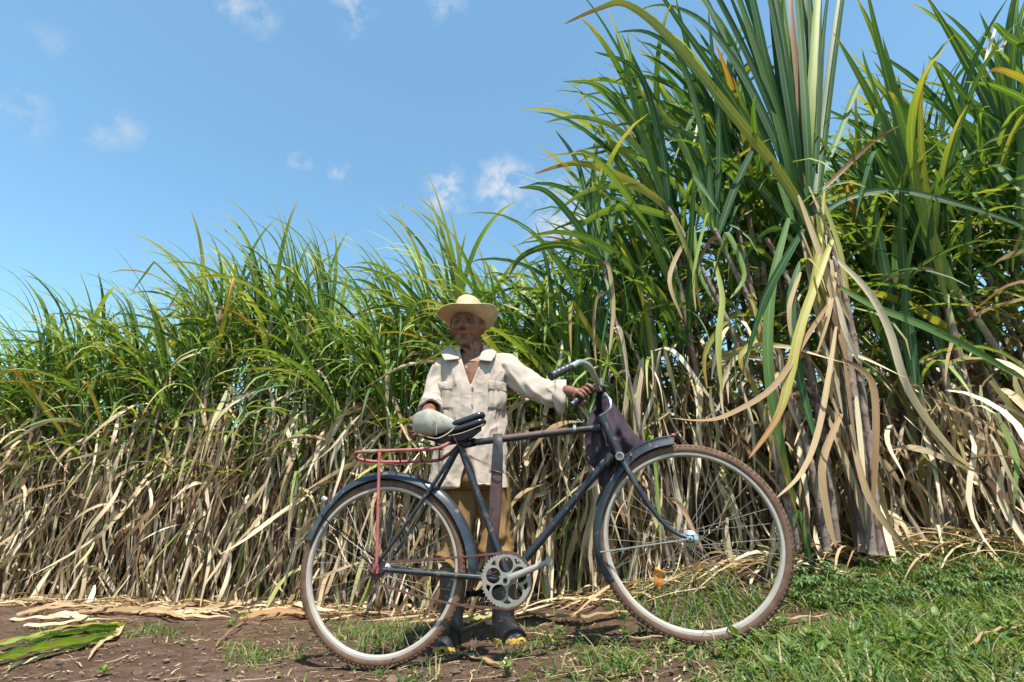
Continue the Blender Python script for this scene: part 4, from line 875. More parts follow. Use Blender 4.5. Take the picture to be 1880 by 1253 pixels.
# ------------------------------------------------------------------ the man
PX, PD = -.21, 2.78
feet = Vector((-.155, 2.72, gz(-.155, 2.72)))
man = thing('person', 'person in a cream shirt and ochre trousers standing behind the bicycle, holding its handlebar', 'person', feet)
HC = at(858, 600, 2.735); HY = R(9)
HF = Vector((-math.sin(HY), -math.cos(HY), -.20)).normalized(); HR = Vector((math.cos(HY), -math.sin(HY), 0)); HU = HR.cross(HF).normalized() * 1
if HU.z < 0: HU = -HU
def HL_(x, y, z): return HC + (HR * x + HF * y + HU * z) * 1.11
g2 = lambda a, s: math.exp(-(a / s) ** 2)
def head_point(d):
    x, y, z = d[0] * .076, d[1] * (.094 if d[1] > 0 else .100), d[2] * .117
    if z < -.015:
        t = (-.015 - z) / .1; x *= 1 - .30 * t ** 1.2
        if y < 0: y *= 1 - .45 * min(1, t)
        else: y = y * (1 - .0 * t) + .030 * sstep(.3, 1, t) * (1 - abs(x) / .08)
    fm = sstep(.015, .055, y)
    if fm > 0:
        dz = 0
        nose = (sstep(.034, -.016, z) if z > -.016 else 1 - sstep(-.018, -.031, z)); dz += .040 * g2(x, .0125) * nose * (.35 + .65 * sstep(.03, -.016, z))
        for s in (-1, 1):
            dz += .011 * g2(x - .0175 * s, .008) * g2(z + .023, .009)
            dz -= .0205 * g2(x - .031 * s, .0175) * g2(z - .015, .013)
            dz += .0095 * g2(x - .047 * s, .017) * g2(z + .012, .016)
            dz -= .013 * g2(x - .046 * s, .016) * g2(z + .052, .022)
            q = (-.026 - z); dz -= .0085 * g2(x - s * (.022 + .4 * max(0, q)), .0055) * sstep(-.068, -.05, z) * sstep(-.016, -.03, z)
            dz -= .003 * g2(z - .002 - .1 * (x * s - .03), .003) * g2(x - .034 * s, .014)
        dz += .0125 * g2(z - .034, .0105) * math.exp(-(x / .05) ** 4) - .004 * g2(x, .01) * g2(z - .034, .01)
        dz += .0055 * g2(x, .03) * g2(z + .056, .019)
        dz -= .0095 * g2(z + .0565 - 1.2 * x * x * 2, .0042) * math.exp(-(x / .025) ** 4)
        dz += .0035 * g2(z + .049, .005) * g2(x, .018) + .0052 * g2(z + .065, .005) * g2(x, .017)
        dz -= .003 * g2(z + .075, .006) * g2(x, .022)
        dz += .009 * g2(x, .022) * g2(z + .096, .014)
        for k in range(4): dz -= .0016 * g2(z - .052 - .011 * k + 1.2 * x * x, .0022) * math.exp(-(x / .05) ** 4)
        y += dz * fm
    return x, y, z
def body_mesh():
    mb = MB(); rows = []
    n, m = 84, 64
    for i in range(m + 1):
        ph = math.pi * (i + .03) / (m + .06); rows.append([])
        for j in range(n):
            th = 2 * math.pi * j / n; rows[-1].append(HL_(*head_point((math.cos(th) * math.sin(ph), math.sin(th) * math.sin(ph), math.cos(ph)))))
    mb.grid([r_[::-1] for r_ in rows], closed_u=True, caps=True)
    for s in (-1, 1):
        c = HL_(.080 * s, -.004, -.004); mb.ball(c, HR * .010 * s + HF * -.007, HF * .021 + HR * .006 * s, HU * .036 - HF * .006, 14, 10)
        mb.ball(HL_(.076 * s, .002, -.035), HR * .008, HF * .010, HU * .011, 8, 6)
    nb = Vector((PX - .005, PD - .005, 1.40))
    mb.tube(cr([nb - UP * .06, nb + UP * .03, HL_(0, -.012, -.05), HL_(0, -.01, 0)], 6), [.095, .064, .058, .060], 18)
    for s in (-1, 1): mb.tube([HL_(.022 * s, .045, -.095), nb + Vector((.012 * s, -.062, -.005))], [.012, .014], 8)
    tr = [(.72, .120, .08), (.85, .135, .09), (1.0, .150, .105), (1.15, .160, .108), (1.28, .172, .104), (1.345, .160, .095), (1.385, .12, .08), (1.41, .075, .065)]
    mb.grid([[Vector((PX + a * math.cos(t), PD - b * math.sin(t), z)) for t in np.linspace(0, 2 * math.pi, 25)[:-1]] for z, a, b in tr], closed_u=True, caps=True)
    sh = [(ARM_R, [.050, .042, .036, .034, .027]), (ARM_L, [.050, .044, .036, .032, .027])]
    for pts, rad in sh: mb.tube(cr(pts, 6), rad, 14)
    for pts in LEGS: mb.tube(cr(pts, 5), [.066, .06, .05, .042, .035], 12)
    # left hand (on the far grip): fingers go over the top of the grip and come down in front
    g0, g1 = GF[0], GF[-1]; ax = (g1 - g0).normalized(); o2 = -(CAM - g0).normalized(); o2 = (o2 - ax * o2.dot(ax)).normalized() * -1; o1 = ax.cross(o2).normalized()
    if o1.z < 0: o1 = -o1
    wl = ARM_L[-1]; palm = g0.lerp(g1, .36) - o2 * .034 + o1 * .006
    mb.ball(palm.lerp(wl, .22), ax * .036, o1 * .026, o2 * .019, 16, 10); mb.tube([wl, palm.lerp(wl, .4), palm], [.027, .026, .02], 12)
    for k, (t, ln) in enumerate(((.08, 1.0), (.26, 1.08), (.43, 1.0), (.58, .85))):
        c = g0.lerp(g1, t); ang = [R(a) for a in (178, 140, 95, 50, 8, -30 * ln)]; pts = [c + (o2 * math.cos(a) + o1 * math.sin(a)) * (.0260 if i else .030) for i, a in enumerate(ang)]
        mb.tube(cr([palm + ax * (.019 * (k - 1.5)) , *pts], 4), [.011, .0105, .0098, .0092, .0088, .0082, .0066], 10)
        mb.ball(pts[2], ax * .0104, o1 * .0104, o2 * .0104, 8, 6)
    c = g0.lerp(g1, .70); mb.tube(cr([palm + ax * .03, c - o2 * .024 - o1 * .012, c - o1 * .027 + o2 * .002, g0.lerp(g1, .55) - o1 * .024 + o2 * .018], 5), [.013, .0115, .0105, .0085], 10)
    # right hand (behind the saddle): fingers curl round its pale rear end
    wr = ARM_R[-1]; pm = at(779, 781, 2.475); mb.tube([wr, wr.lerp(pm, .6), pm], [.027, .03, .024], 12); mb.ball(pm, Vector((.032, 0, .0)), Vector((0, .017, 0)), Vector((0, 0, .042)), 14, 10)
    for k in range(4):
        y = 767 + k * 10.5; ln = (.9, 1.05, 1, .8)[k]
        mb.tube(cr([at(775, y, 2.475), at(763 - k, y, 2.468), at(755.5 - (k in (1, 2)) * 1.2, y + 2, 2.435), at(755, y + 4, 2.435 - .055 * ln), at(759, y + 6, 2.435 - .085 * ln)], 4), [.0108, .0104, .0098, .0092, .0075], 10)
    mb.tube(cr([at(786, 768, 2.47), at(792, 756, 2.45), at(795, 753, 2.41)], 4), [.013, .0115, .0095], 10)
    me = mb.mesh('body_src', M['skin']); o = bpy.data.objects.new('tmp', me); COL.objects.link(o)
    md = o.modifiers.new('r', 'REMESH'); md.mode = 'VOXEL'; md.voxel_size = .0033; md.use_smooth_shade = True
    sm = o.modifiers.new('s', 'SMOOTH'); sm.factor = .25; sm.iterations = 1
    dg = bpy.context.evaluated_depsgraph_get(); me2 = bpy.data.meshes.new_from_object(o.evaluated_get(dg)); bpy.data.objects.remove(o)
    me2.transform(Matrix.Translation(-feet)); me2.materials.clear(); me2.materials.append(M['skin'])
    b = bpy.data.objects.new('body', me2); put(b, man); ORG[b.name] = feet.copy(); return b
ARM_R = [Vector((PX - .145, PD - .01, 1.325)), at(805, 705, 2.765), at(795, 740, 2.74), at(786, 757, 2.62), at(780, 771, 2.52)]
ARM_L = [Vector((PX + .175, PD - .01, 1.335)), at(952, 690, 2.73), at(986, 708, 2.66), at(1012, 716, 2.565), at(1046, 719, 2.485)]
LEGS = [[Vector((PX - .08, PD, .80)), at(840, 940, 2.78), at(836, 1010, 2.77), at(831, 1080, 2.76), at(829, 1150, 2.75)],
        [Vector((PX + .08, PD, .80)), at(905, 940, 2.78), at(914, 1010, 2.77), at(920, 1080, 2.76), at(923, 1145, 2.75)]]
body = body_mesh()
for s in (-1, 1):
    mpart = lambda nm, mb_, mt: mb_.build(nm, M[mt], man)
    ec = HL_(.031 * s, .0655, .0145); mpart('eye', MB().ball(ec, HR * .0125, HF * .0125, HU * .0095, 14, 10), 'eyew')
    mpart('nostril_shade', MB().ball(HL_(.0085 * s, .1035, -.0285), HR * .0042, HF * .006, HU * .0026, 8, 6), 'dark')  # shade under the nose, put in as small black balls
    mpart('iris', MB().ball(ec + HF * .0085, HR * .0058, HF * .0055, HU * .0058, 12, 8), 'eyeb')
    mpart('eyelid', MB().tube(cr([HL_(.031 * s + q, .078 - abs(q) * .35, .0215 - abs(q) * .25) for q in (-.014, 0, .014)], 4), .0038, 6), 'skin')
    mpart('lower_lid', MB().tube(cr([HL_(.031 * s + q, .0765 - abs(q) * .35, .0085 + abs(q) * .2) for q in (-.014, 0, .014)], 4), .0032, 6), 'skin')
    mpart('eyebrow', MB().tube(cr([HL_((.014 + q) * s, .0985 - q * .40, .034 + .004 * math.sin(q * 80)) for q in (0, .012, .024, .036)], 4), [.002, .0042, .0038, .0015], 6), 'hair')
rows = []
for i in range(9):
    z = .062 - .012 * i; rows.append([])
    for j in range(33):
        th = R(200 + (j - 16) * 0) ; th = R(-90) + R(118) * (j - 16) / 16 * (1 - .035 * i); x, y, zz = head_point((math.cos(th) * math.sqrt(max(0, 1 - (z / .117) ** 2)), math.sin(th) * math.sqrt(max(0, 1 - (z / .117) ** 2)), z / .117))
        k = 1.035 + .012 * mnoise.noise(Vector((j * .9, i * .9, 5))); rows[-1].append(HL_(x * k, y * k, zz))
MB().grid(rows).build('hair', M['hair'], man, auto=None)

# shirt
TR = [(.705, .186, .142), (.80, .182, .138), (.97, .176, .130), (1.10, .176, .128), (1.22, .180, .130), (1.29, .184, .124), (1.335, .176, .114), (1.370, .148, .100), (1.400, .112, .088), (1.425, .086, .080), (1.445, .076, .075)]
def torso(z):
    for (z0, a0, b0), (z1, a1, b1) in zip(TR, TR[1:]):
        if z <= z1: t = max(0, (z - z0) / (z1 - z0)); return a0 + (a1 - a0) * t, b0 + (b1 - b0) * t
    return TR[-1][1:]
def spw(v, e): return math.copysign(abs(v) ** e, v)
def S(phi, z, off=0.0):
    a, b = torso(z); low = sstep(1.05, .72, z); mid = sstep(.8, 1.0, z) * sstep(1.38, 1.2, z)
    d = .010 * low * math.sin(phi * 7 + 1.3 + 2 * math.sin(z * 6)) + .012 * mnoise.noise(Vector((phi * 1.5, z * 3.2, 1)))
    d += .007 * mid * math.sin(phi * 9 + z * 14 + 2.5 * mnoise.noise(Vector((phi, z * 4, 7)))) * (.5 + .5 * math.sin(z * 11 + phi * 2)) + .004 * mnoise.noise(Vector((phi * 6, z * 14, 3)))
    d += .006 * mid * math.sin(z * 46 + phi * 5) * g2(phi + 1.1, .5) + .006 * mid * math.sin(z * 40 - phi * 6) * g2(phi - 1.2, .4)
    f = math.atan2(math.sin(phi), math.cos(phi)); wx = mnoise.noise(Vector((f * 1.1, z * 2.2, 11))) * .9
    r1 = 1 - min(1, abs(mnoise.noise(Vector((f * 2.6 + wx, z * 2.4 + abs(f) * .8, 21)))) * 3.0); r2 = 1 - min(1, abs(mnoise.noise(Vector((f * 3.2 - z * 5, z * 4.2 + wx, 31)))) * 3.2)
    d += (.0075 * r1 ** 3 + .0055 * r2 ** 3) * sstep(1.40, 1.30, z)
    r3 = 1 - min(1, abs(mnoise.noise(Vector((f * 7 + z * 9, z * 11 - f * 4 + wx, 41)))) * 3.4); d += .0028 * r3 ** 2
    k = d + off
    return Vector((PX + (a + k) * spw(math.sin(phi), .88), PD - .015 * sstep(1.3, 1.45, z) * 0 - (b + k) * spw(math.cos(phi), .88), z))
def gap(z):
    v = .060 * min(1, max(0, (z - 1.205) / .2)) if z > 1.205 else 0
    return v if v > 0 else .030 * sstep(.87, .72, z) - .009 * (1 - sstep(.87, .80, z))
rows = []
for i in range(131):
    z = .705 + (1.445 - .705) * i / 130; g_ = gap(z) / torso(z)[0]; rows.append([])
    for j in range(161):
        phi = g_ + (2 * math.pi - 2 * g_) * j / 160; p = S(phi, z)
        if j > 150: p += Vector((0, -.0065, 0))
        rows[-1].append(p + (Vector((0, 0, .012 * math.sin(phi * 2 + .4) + .006 * math.sin(phi * 5))) if i == 0 else Vector()))
def thick(o, t, off=-1):
    m_ = o.modifiers.new('thickness', 'SOLIDIFY'); m_.thickness = t; m_.offset = off; return o
shirt = thick(MB().grid(rows).build('shirt', M['shirt'], man, auto=None), .0035)
for zz, dd, nm in ((-.0515, .0975, 'upper_lip'), (-.0645, .0965, 'lower_lip')): MB().tube(cr([HL_(q, dd - 14 * q * q, zz - (3.5 * q * q if nm[0] == 'u' else -2.5 * q * q)) for q in (-.019, -.010, 0, .010, .019)], 4), [.001, .0032, .001], 8).build(nm, M['lip'], man)
def sleeve(pts, rad, seed, name='sleeve', amp=.008, n=14):
    P = cr(pts, n); m_ = len(P); mb = MB(); u = Vector((0, 0, 1)); rows = []
    for i, p in enumerate(P):
        t = (P[min(i + 1, m_ - 1)] - P[max(i - 1, 0)]).normalized(); u = (u - t * u.dot(t)).normalized(); v = t.cross(u); s = i / (m_ - 1); r_ = lerpl(rad, s)
        row = []
        for k in range(48):
            a = 2 * math.pi * k / 48; d = amp * math.sin(s * 17 + a * 2 + 3 * mnoise.noise(Vector((s * 4, a, seed)))) * (.35 + .65 * sstep(.1, .5, s)) * (.6 + .4 * math.cos(a - 2)) + amp * 1.3 * mnoise.noise(Vector((math.cos(a) * 1.6, math.sin(a) * 1.6, s * 5 + seed)))
            rg_ = 1 - min(1, abs(mnoise.noise(Vector((math.cos(a) * 1.1 + seed, math.sin(a) * 1.1, s * 3.6 + math.sin(a) * .9)))) * 2.4); d += amp * 1.3 * rg_ * rg_ * sstep(0, .15, s)
            row.append(p + (u * math.cos(a) + v * math.sin(a)) * (r_ + d - amp * .4))
        rows.append(row)
    return mb.grid(rows, closed_u=True)
def ofs(p, v): return Vector(p) + Vector(v)
sR = sleeve([ofs(ARM_R[0], (.075, 0, .018)), ofs(ARM_R[0], (.0, 0, -.012)), ofs(ARM_R[1], (.0, 0, 0)), ofs(ARM_R[2], (0, -.015, .012)), at(792, 752, 2.67)], [.058, .068, .064, .060, .056], 3, amp=.006)
thick(sR.build('sleeve', M['shirt'], shirt, auto=None), .003)
roll = MB(); c = at(792, 751, 2.675); d = (ARM_R[3] - ARM_R[2]).normalized(); u = (UP - d * UP.dot(d)).normalized(); v = d.cross(u)
for q, rr in ((-.018, .055), (0, .0585), (.015, .055)): roll.tube([c + d * (q + .006 * math.sin(3 * t)) + (u * math.cos(t) + v * math.sin(t)) * (rr + .004 * math.sin(5 * t + q * 90)) for t in np.linspace(0, 2 * math.pi, 29)[:-1]], .0085, 8, closed=True)
roll.build('rolled_cuff', M['shirt'], shirt, auto=None)
sL = sleeve([ofs(ARM_L[0], (-.075, 0, .018)), ofs(ARM_L[0], (.005, -.0, -.008)), ofs(ARM_L[1], (0, 0, -.012)), ofs(ARM_L[2], (0, 0, -.020)), ofs(ARM_L[3], (.0, 0, -.022)), at(1024, 724, 2.545)], [.062, .074, .068, .064, .060, .050], 8, amp=.006)
thick(sL.build('sleeve', M['shirt'], shirt, auto=None), .003)
rows = []
for px, dz in ((1019, 0), (1026, 0), (1033, 0), (1039, .003)):
    row = []
    for k in range(32):
        a = 2 * math.pi * k / 32; y0, y1 = 699, 737 + 28 * sstep(1018, 1032, px) * (1 - .35 * sstep(1034, 1040, px)); ym = (y0 + y1) / 2
        row.append(at(px + 3 * math.sin(a) * (1 if a > math.pi else .3), ym - (y1 - y0) / 2 * math.sin(a), 2.53 - .052 * math.cos(a) + .003 * math.sin(7 * a)))
    rows.append(row)
thick(MB().grid(rows, closed_u=True).build('loose_cuff', M['shirt'], shirt, auto=None), .0045)
for ctl in ([[(833, 633, 2.79), (836, 645, 2.71), (844, 659, 2.648)], [(818, 640, 2.77), (822, 649, 2.675), (827, 661, 2.634)], [(809, 646, 2.75), (811, 652, 2.675), (816, 662, 2.64)]],
            [[(886, 632, 2.79), (885, 645, 2.71), (877, 661, 2.648)], [(902, 640, 2.77), (898, 650, 2.675), (893, 663, 2.634)], [(912, 647, 2.75), (909, 654, 2.675), (902, 664, 2.64)]]):
    cols = [cr([at(*p) for p in row], 4) for row in ctl]; rows = [cr([c_[i] for c_ in cols], 4) for i in range(len(cols[0]))]
    thick(MB().grid(rows).build('collar', M['shirt'], shirt, auto=None), .0022, 0)
thick(MB().grid([[Vector((PX - .005 - .074 * math.cos(t), PD + .005 + .070 * math.sin(t), 1.42 + h + .022 * math.sin(t))) for t in np.linspace(-.35, math.pi + .35, 22)] for h in (-.01, .01, .024)]).build('collar_band', M['shirt'], shirt, auto=None), .004)
def patch(p0, p1, z0, z1, off, name, mat, n=12, puff=0.0):
    rows = [[S(p0 + (p1 - p0) * j / n, z0 + (z1 - z0) * i / n, off + puff * math.sin(math.pi * i / n) * math.sin(math.pi * j / n)) for j in range(n + 1)] for i in range(n + 1)]
    return thick(MB().grid(rows).build(name, M[mat], shirt, auto=None), .0018, 1)
for s, a0, a1 in ((1, .45, 1.12), (-1, -1.05, -.45)):
    patch(a0, a1, 1.085, 1.215, .003, 'pocket', 'shirt', puff=.008); patch(a0 - .02, a1 + .02, 1.183, 1.228, .0085, 'pocket_flap', 'shirt', puff=.002)
    q = S((a0 + a1) / 2, 1.196, .0125); dn = (q - Vector((PX, PD, q.z))).normalized(); MB().tube([q, q + dn * .003], .0062, 12).build('button', M['button'], shirt)
for z in (1.195, 1.105, 1.015, .93):
    q = S(.05, z, .005); MB().tube([q, q + Vector((0, -.0045, 0))], .0062, 12).build('button', M['button'], shirt)
q = S(-.09, 1.30, .006); MB().tube([q, q + Vector((0, -.004, 0))], .006, 12).build('button', M['button'], shirt)

# trousers and boots
tmb = MB(); rows = []
for z, a, b in ((.90, .15, .105), (.82, .158, .112), (.76, .160, .116), (.70, .160, .112)): rows.append([Vector((PX + .005 + a * math.sin(t), PD - b * math.cos(t), z)) for t in np.linspace(0, 2 * math.pi, 33)[:-1]])
tmb.grid(rows, closed_u=True, caps=True)
for path_, rad, sd in (([(846, 865, 2.78), (843, 940, 2.775), (841, 1000, 2.77), (838, 1035, 2.765), (832, 1052, 2.76)], [.088, .084, .078, .080, .084, .060], 2),
                    ([(902, 865, 2.78), (908, 940, 2.775), (911, 1000, 2.77), (914, 1035, 2.765), (918, 1052, 2.76)], [.084, .074, .068, .070, .074, .058], 6)):
    t_ = sleeve([at(*p) for p in path_], rad, sd, amp=.013, n=14); tmb.add(t_.v, t_.f, 0, t_.uv)
tmb.build('trousers', M['trousers'], man, auto=None)
for k, (sx, toe, yaw) in enumerate(((829, (829, 1186), R(-4)), (922, (950, 1168), R(24)))):
    an = LEGS[k][-1]; gr = gz(an.x, an.y); f = Vector((math.sin(yaw), -math.cos(yaw), 0)); sd = Vector((f.y, -f.x, 0)) * -1; sd = Vector((math.cos(yaw), math.sin(yaw), 0))
    top = LEGS[k][-2] ; bo = MB(); rows = []
    for z, r_, fw in ((.335, .064, 0), (.325, .066, 0), (.25, .060, 0), (.17, .053, .0), (.11, .050, .004), (.075, .053, .010), (.02, .052, .012)):
        c = Vector((an.x, an.y, gr + z)); rows.append([c + f * (fw + (r_ + .004 * math.sin(z * 60)) * math.cos(t) * 1.08) + sd * (r_ * math.sin(t)) for t in np.linspace(0, 2 * math.pi, 25)[:-1]])
    bo.grid(rows, closed_u=True, caps=True); rows = []
    for q, w_, h in ((-.055, .030, .07), (-.03, .040, .085), (.03, .046, .098), (.08, .047, .088), (.12, .050, .070), (.155, .050, .060), (.180, .042, .050), (.196, .024, .036)):
        c = Vector((an.x, an.y, gr + .012)) + f * q; rows.append([c + sd * (w_ * math.cos(t)) + UP * max(0, h * math.sin(t)) for t in np.linspace(-.35, math.pi + .35, 15)])
    bo.grid(rows, closed_u=True, caps=True); boot = bo.build('boot', M['boot'], man)
    rows = []
    for zz in (-.004, .016, .0165): rows.append([Vector((an.x, an.y, gr + zz)) + f * (.070 + (.134 if math.cos(t) > 0 else .132) * math.cos(t)) + sd * (.0535 * spw(math.sin(t), .75)) for t in np.linspace(0, 2 * math.pi, 33)[:-1]])
    MB().grid(rows, closed_u=True, caps=True).build('sole', M['sole'], boot)
    rows = []
    for q, w_, h in ((.148, .0515, .058), (.165, .050, .054), (.184, .043, .046), (.200, .026, .034), (.204, .012, .026)):
        c = Vector((an.x, an.y, gr + .013)) + f * q; rows.append([c + sd * (w_ * math.cos(t)) + UP * max(0, h * .75 * math.sin(t)) for t in np.linspace(0, math.pi, 13)])
    MB().grid(rows, caps=False).build('toe_cap', M['sole'], boot)

# straw hat
hat_o = HL_(0, -.006, .030); hat = thing('straw_hat', 'wide-brimmed pale straw hat on the man, its right side curled up', 'hat', hat_o)
TL = R(3)
HX = (HR * math.cos(TL) - HU * math.sin(TL)); HZ = (HU * math.cos(TL) + HR * math.sin(TL)); TB = R(17); HYv = (HF * math.cos(TB) + HU * math.sin(TB)); HZ = (HZ - HYv * HZ.dot(HYv)).normalized()
def hp(x, y, z): return hat_o + HX * x + HYv * y + HZ * z
rows = []
for i in range(13):
    t = i / 12; rows.append([])
    for j in range(73):
        a = 2 * math.pi * j / 72; c, s = math.cos(a), math.sin(a)
        ri = 1 / math.sqrt((c / .079) ** 2 + (s / .099) ** 2); ro = .176 + .010 * s * s + .006 * math.sin(3 * a + 1)
        r_ = ri + (ro - ri) * t; curl = (.058 if c > 0 else .010) * abs(c) ** 1.5 * t ** 1.6
        z = -.004 + curl + .010 * max(0, s) * max(0, .4 + c) * t ** 1.5 + .006 * math.sin(4 * a + .7) * t * t + (.014 * t * t if s < 0 else 0)
        rows[-1].append(hp(r_ * c * (1 - .10 * t * t * abs(c)), r_ * s, z))
thick(MB().grid(rows).build('brim', M['straw'], hat, auto=None), .0035, 0)
rows = []
for z, k in ((-.006, 1.005), (.02, 1.0), (.055, .98), (.082, .95), (.098, .90), (.107, .80), (.110, .62), (.106, .4), (.101, .2), (.099, .02)):
    rows.append([])
    for j in range(49):
        a = 2 * math.pi * j / 48; c, s = math.cos(a), math.sin(a); dent = -.020 * g2(c * .079 * k, .03) * sstep(.45, .1, abs(k - .0)) 
        pin = 1 - .10 * sstep(.04, .1, z) * max(0, s) * abs(c)
        rows[-1].append(hp(.079 * k * c * pin, .099 * k * s, z + dent + .010 * s * -1 * sstep(.05, .1, z) * -1))
thick(MB().grid(rows).build('crown', M['straw'], hat, auto=None), .003, 0)
MB().tube([hp(.081 * math.cos(a), .101 * math.sin(a), .004) for a in np.linspace(0, 2 * math.pi, 49)[:-1]], .0035, 6, closed=True).build('hat_band', M['straw'], hat)

# ------------------------------------------------------------------ fallen leaves, cut cane top, scraps on the ground
def ground_path(pxs, lift=.012, n=6):
    pts = cr([on_ground(a, b) for a, b in pxs], n)
    return [Vector((p.x, p.y, gz(p.x, p.y) + .011 + lift * math.sin(math.pi * (.08 + .84 * i / (len(pts) - 1))) + .004 * math.sin(i * 1.7))) for i, p in enumerate(pts)]
def fallen(pxs, w_, label, mat='dry', group=None, lift=.012, tw=(.0, .3), seed=0, name='fallen_cane_leaf'):
    pts = ground_path(pxs, lift); t = (pts[1] - pts[0]).normalized(); mb = MB()
    ribbon(mb, pts, w_, tw, side=Vector((-t.y, t.x, 0)), v_fold=.22, edge=.12, seed=seed, prof=lambda s: max(.06, min(1, .5 + 3 * s) * (1 - s ** 4)))
    o = mb.build(name, M[mat], None, auto=None, org=pts[0]); tag(o, label, 'dry leaf', group); return o
G1 = 'dry cane leaves lying at the foot of the left row'
for k in range(34):
    x = rnd.uniform(-40, 560); y = 1142 - .012 * x + rnd.gauss(-8, 9); ln = rnd.uniform(60, 210); dy = rnd.gauss(-4, 10)
    fallen([(x, y), (x + ln * .33, y + dy * .3 + rnd.gauss(0, 2.5)), (x + ln * .66, y + dy * .7 + rnd.gauss(0, 2.5)), (x + ln, y + dy)], rnd.uniform(.010, .028), 'dry straw-coloured cane leaf lying on the soil below the left cane row', group=G1, lift=rnd.uniform(.01, .06), seed=k, tw=(rnd.uniform(.1, .8), rnd.uniform(-.6, .9)))
G2 = 'dry cane leaves lying behind the wheels'
for k in range(16):
    x = rnd.uniform(940, 1160); y = 1108 - .06 * (x - 940) + rnd.uniform(-26, 22); ln = rnd.uniform(50, 140)
    fallen([(x, y), (x + ln * .5, y + rnd.gauss(-3, 3)), (x + ln, y + rnd.gauss(-6, 6))], rnd.uniform(.007, .017), 'dry pale cane leaf on the soil between the chainring and front wheel', group=G2, lift=rnd.uniform(.003, .03), seed=k)
G3 = 'dry cane leaves heaped at the right edge of the field'
for k in range(26):
    x = rnd.uniform(1480, 1860); y = 1020 - .03 * (x - 1480) + rnd.uniform(-30, 22); ln = rnd.uniform(60, 160)
    fallen([(x, y), (x + ln * .5, y + rnd.gauss(-6, 5)), (x + ln, y + rnd.gauss(-2, 10))], rnd.uniform(.007, .018), 'dry cane leaf heaped behind the grass at the right edge of the field', group=G3, lift=rnd.uniform(.01, .09), seed=k)
fallen([(975, 1093), (1030, 1098), (1075, 1099), (1120, 1100)], .017, 'wide bleached white cane leaf right of the chainring', lift=.02)
fallen([(935, 1140), (1000, 1143), (1060, 1150), (1120, 1140), (1180, 1128)], .024, 'broad pale cane sheath behind the front wheel, level with the boots', lift=.03)
fallen([(850, 1135), (880, 1143), (905, 1155)], .018, 'short pale cane sheath between the two boots', lift=.02)
fallen([(1290, 1163), (1340, 1164), (1400, 1155), (1460, 1148), (1530, 1136)], .012, 'long straw-coloured cane leaf crossing the foot of the front wheel', lift=.02)
fallen([(900, 1171), (1000, 1173), (1090, 1177), (1180, 1180), (1260, 1174)], .0055, 'thin straight straw stem lying in the grass below the boots', lift=.01)
fallen([(590, 1143), (640, 1136), (700, 1124), (716, 1119)], .013, 'flat dry cane leaf seen through the lower rear wheel spokes', lift=.01)
fallen([(395, 1195), (430, 1165), (460, 1155), (500, 1158)], .006, 'curved dry stem on bare soil left of the rear wheel', lift=.03)
fallen([(820, 1205), (870, 1215), (915, 1230), (950, 1245)], .010, 'brown flattened stem on the soil below the boots', lift=.008)
fallen([(1750, 1253), (1800, 1222), (1850, 1195), (1900, 1170)], .0045, 'thin straw-coloured stem rising through the weeds at the bottom right corner', lift=.05)
fallen([(330, 1178), (355, 1181), (385, 1179)], .004, 'small pale straw on the bare soil', lift=.004)

cutroot = on_ground(215, 1165); cut = thing('cut_cane_top', 'cut green cane top with striped leaves lying at the lower left edge', 'cane top', (cutroot.x, cutroot.y, gz(cutroot.x, cutroot.y)))
for k, (p, w_, m, lf) in enumerate((([(222, 1155), (160, 1168), (80, 1184), (0, 1197), (-70, 1208)], .020, 'leaf', .07), ([(210, 1172), (140, 1188), (60, 1206), (-10, 1226), (-60, 1240)], .022, 'leaf', .05),
        ([(215, 1163), (150, 1176), (70, 1192), (-20, 1212)], .018, 'leaf', .09), ([(205, 1176), (150, 1194), (80, 1212), (10, 1235)], .020, 'leaf_blue', .03), ([(222, 1150), (150, 1160), (70, 1178), (-20, 1190)], .014, 'leaf_yellow', .06),
        ([(218, 1189), (160, 1192), (100, 1206), (40, 1226)], .008, 'dry', .03), ([(224, 1152), (214, 1172), (185, 1190), (160, 1218)], .010, 'dry', .04), ([(200, 1168), (120, 1182), (40, 1202), (-40, 1226)], .02, 'leaf', .06))):
    pts = ground_path(p, lf * .45); t = (pts[1] - pts[0]).normalized(); mb = MB(); ribbon(mb, pts, w_ * 1.4, (rnd.uniform(-.3, .9), rnd.uniform(-.6, 1.0)), side=Vector((-t.y, t.x, .0)), seed=k); mb.build('leaf' if m != 'dry' else 'dry_leaf', M[m], cut, auto=None)

op = on_ground(1208, 1086); sc = thing('plastic_scrap', 'small bright orange plastic scrap in the grass behind the front wheel spokes', 'scrap', (op.x, op.y, gz(op.x, op.y)))
c0 = Vector((op.x, op.y, gz(op.x, op.y))); ux = Vector((.83, .1, -.36)).normalized(); uy = Vector((.3, -.25, .9)).normalized(); rows = []
for i in range(7):
    f = i / 6; wv = .033 * (1 - .18 * abs(f - .5) * 2) ; rows.append([c0 + UP * .012 + uy * (.085 * f) + ux * (wv * a * .8 - .02 * f) + Vector((0, -1, 0)) * (.010 * math.cos(a * 1.4) + .004 * math.sin(f * 6)) for a in (-1, -.7, 0, .7, 1)])
thick(MB().grid(rows).build('shell', M['orange'], sc, auto=None), .012); MB().tube([rows[-1][0], rows[-1][2], rows[-1][4]], .006, 6).build('rim', M['orange'], sc)

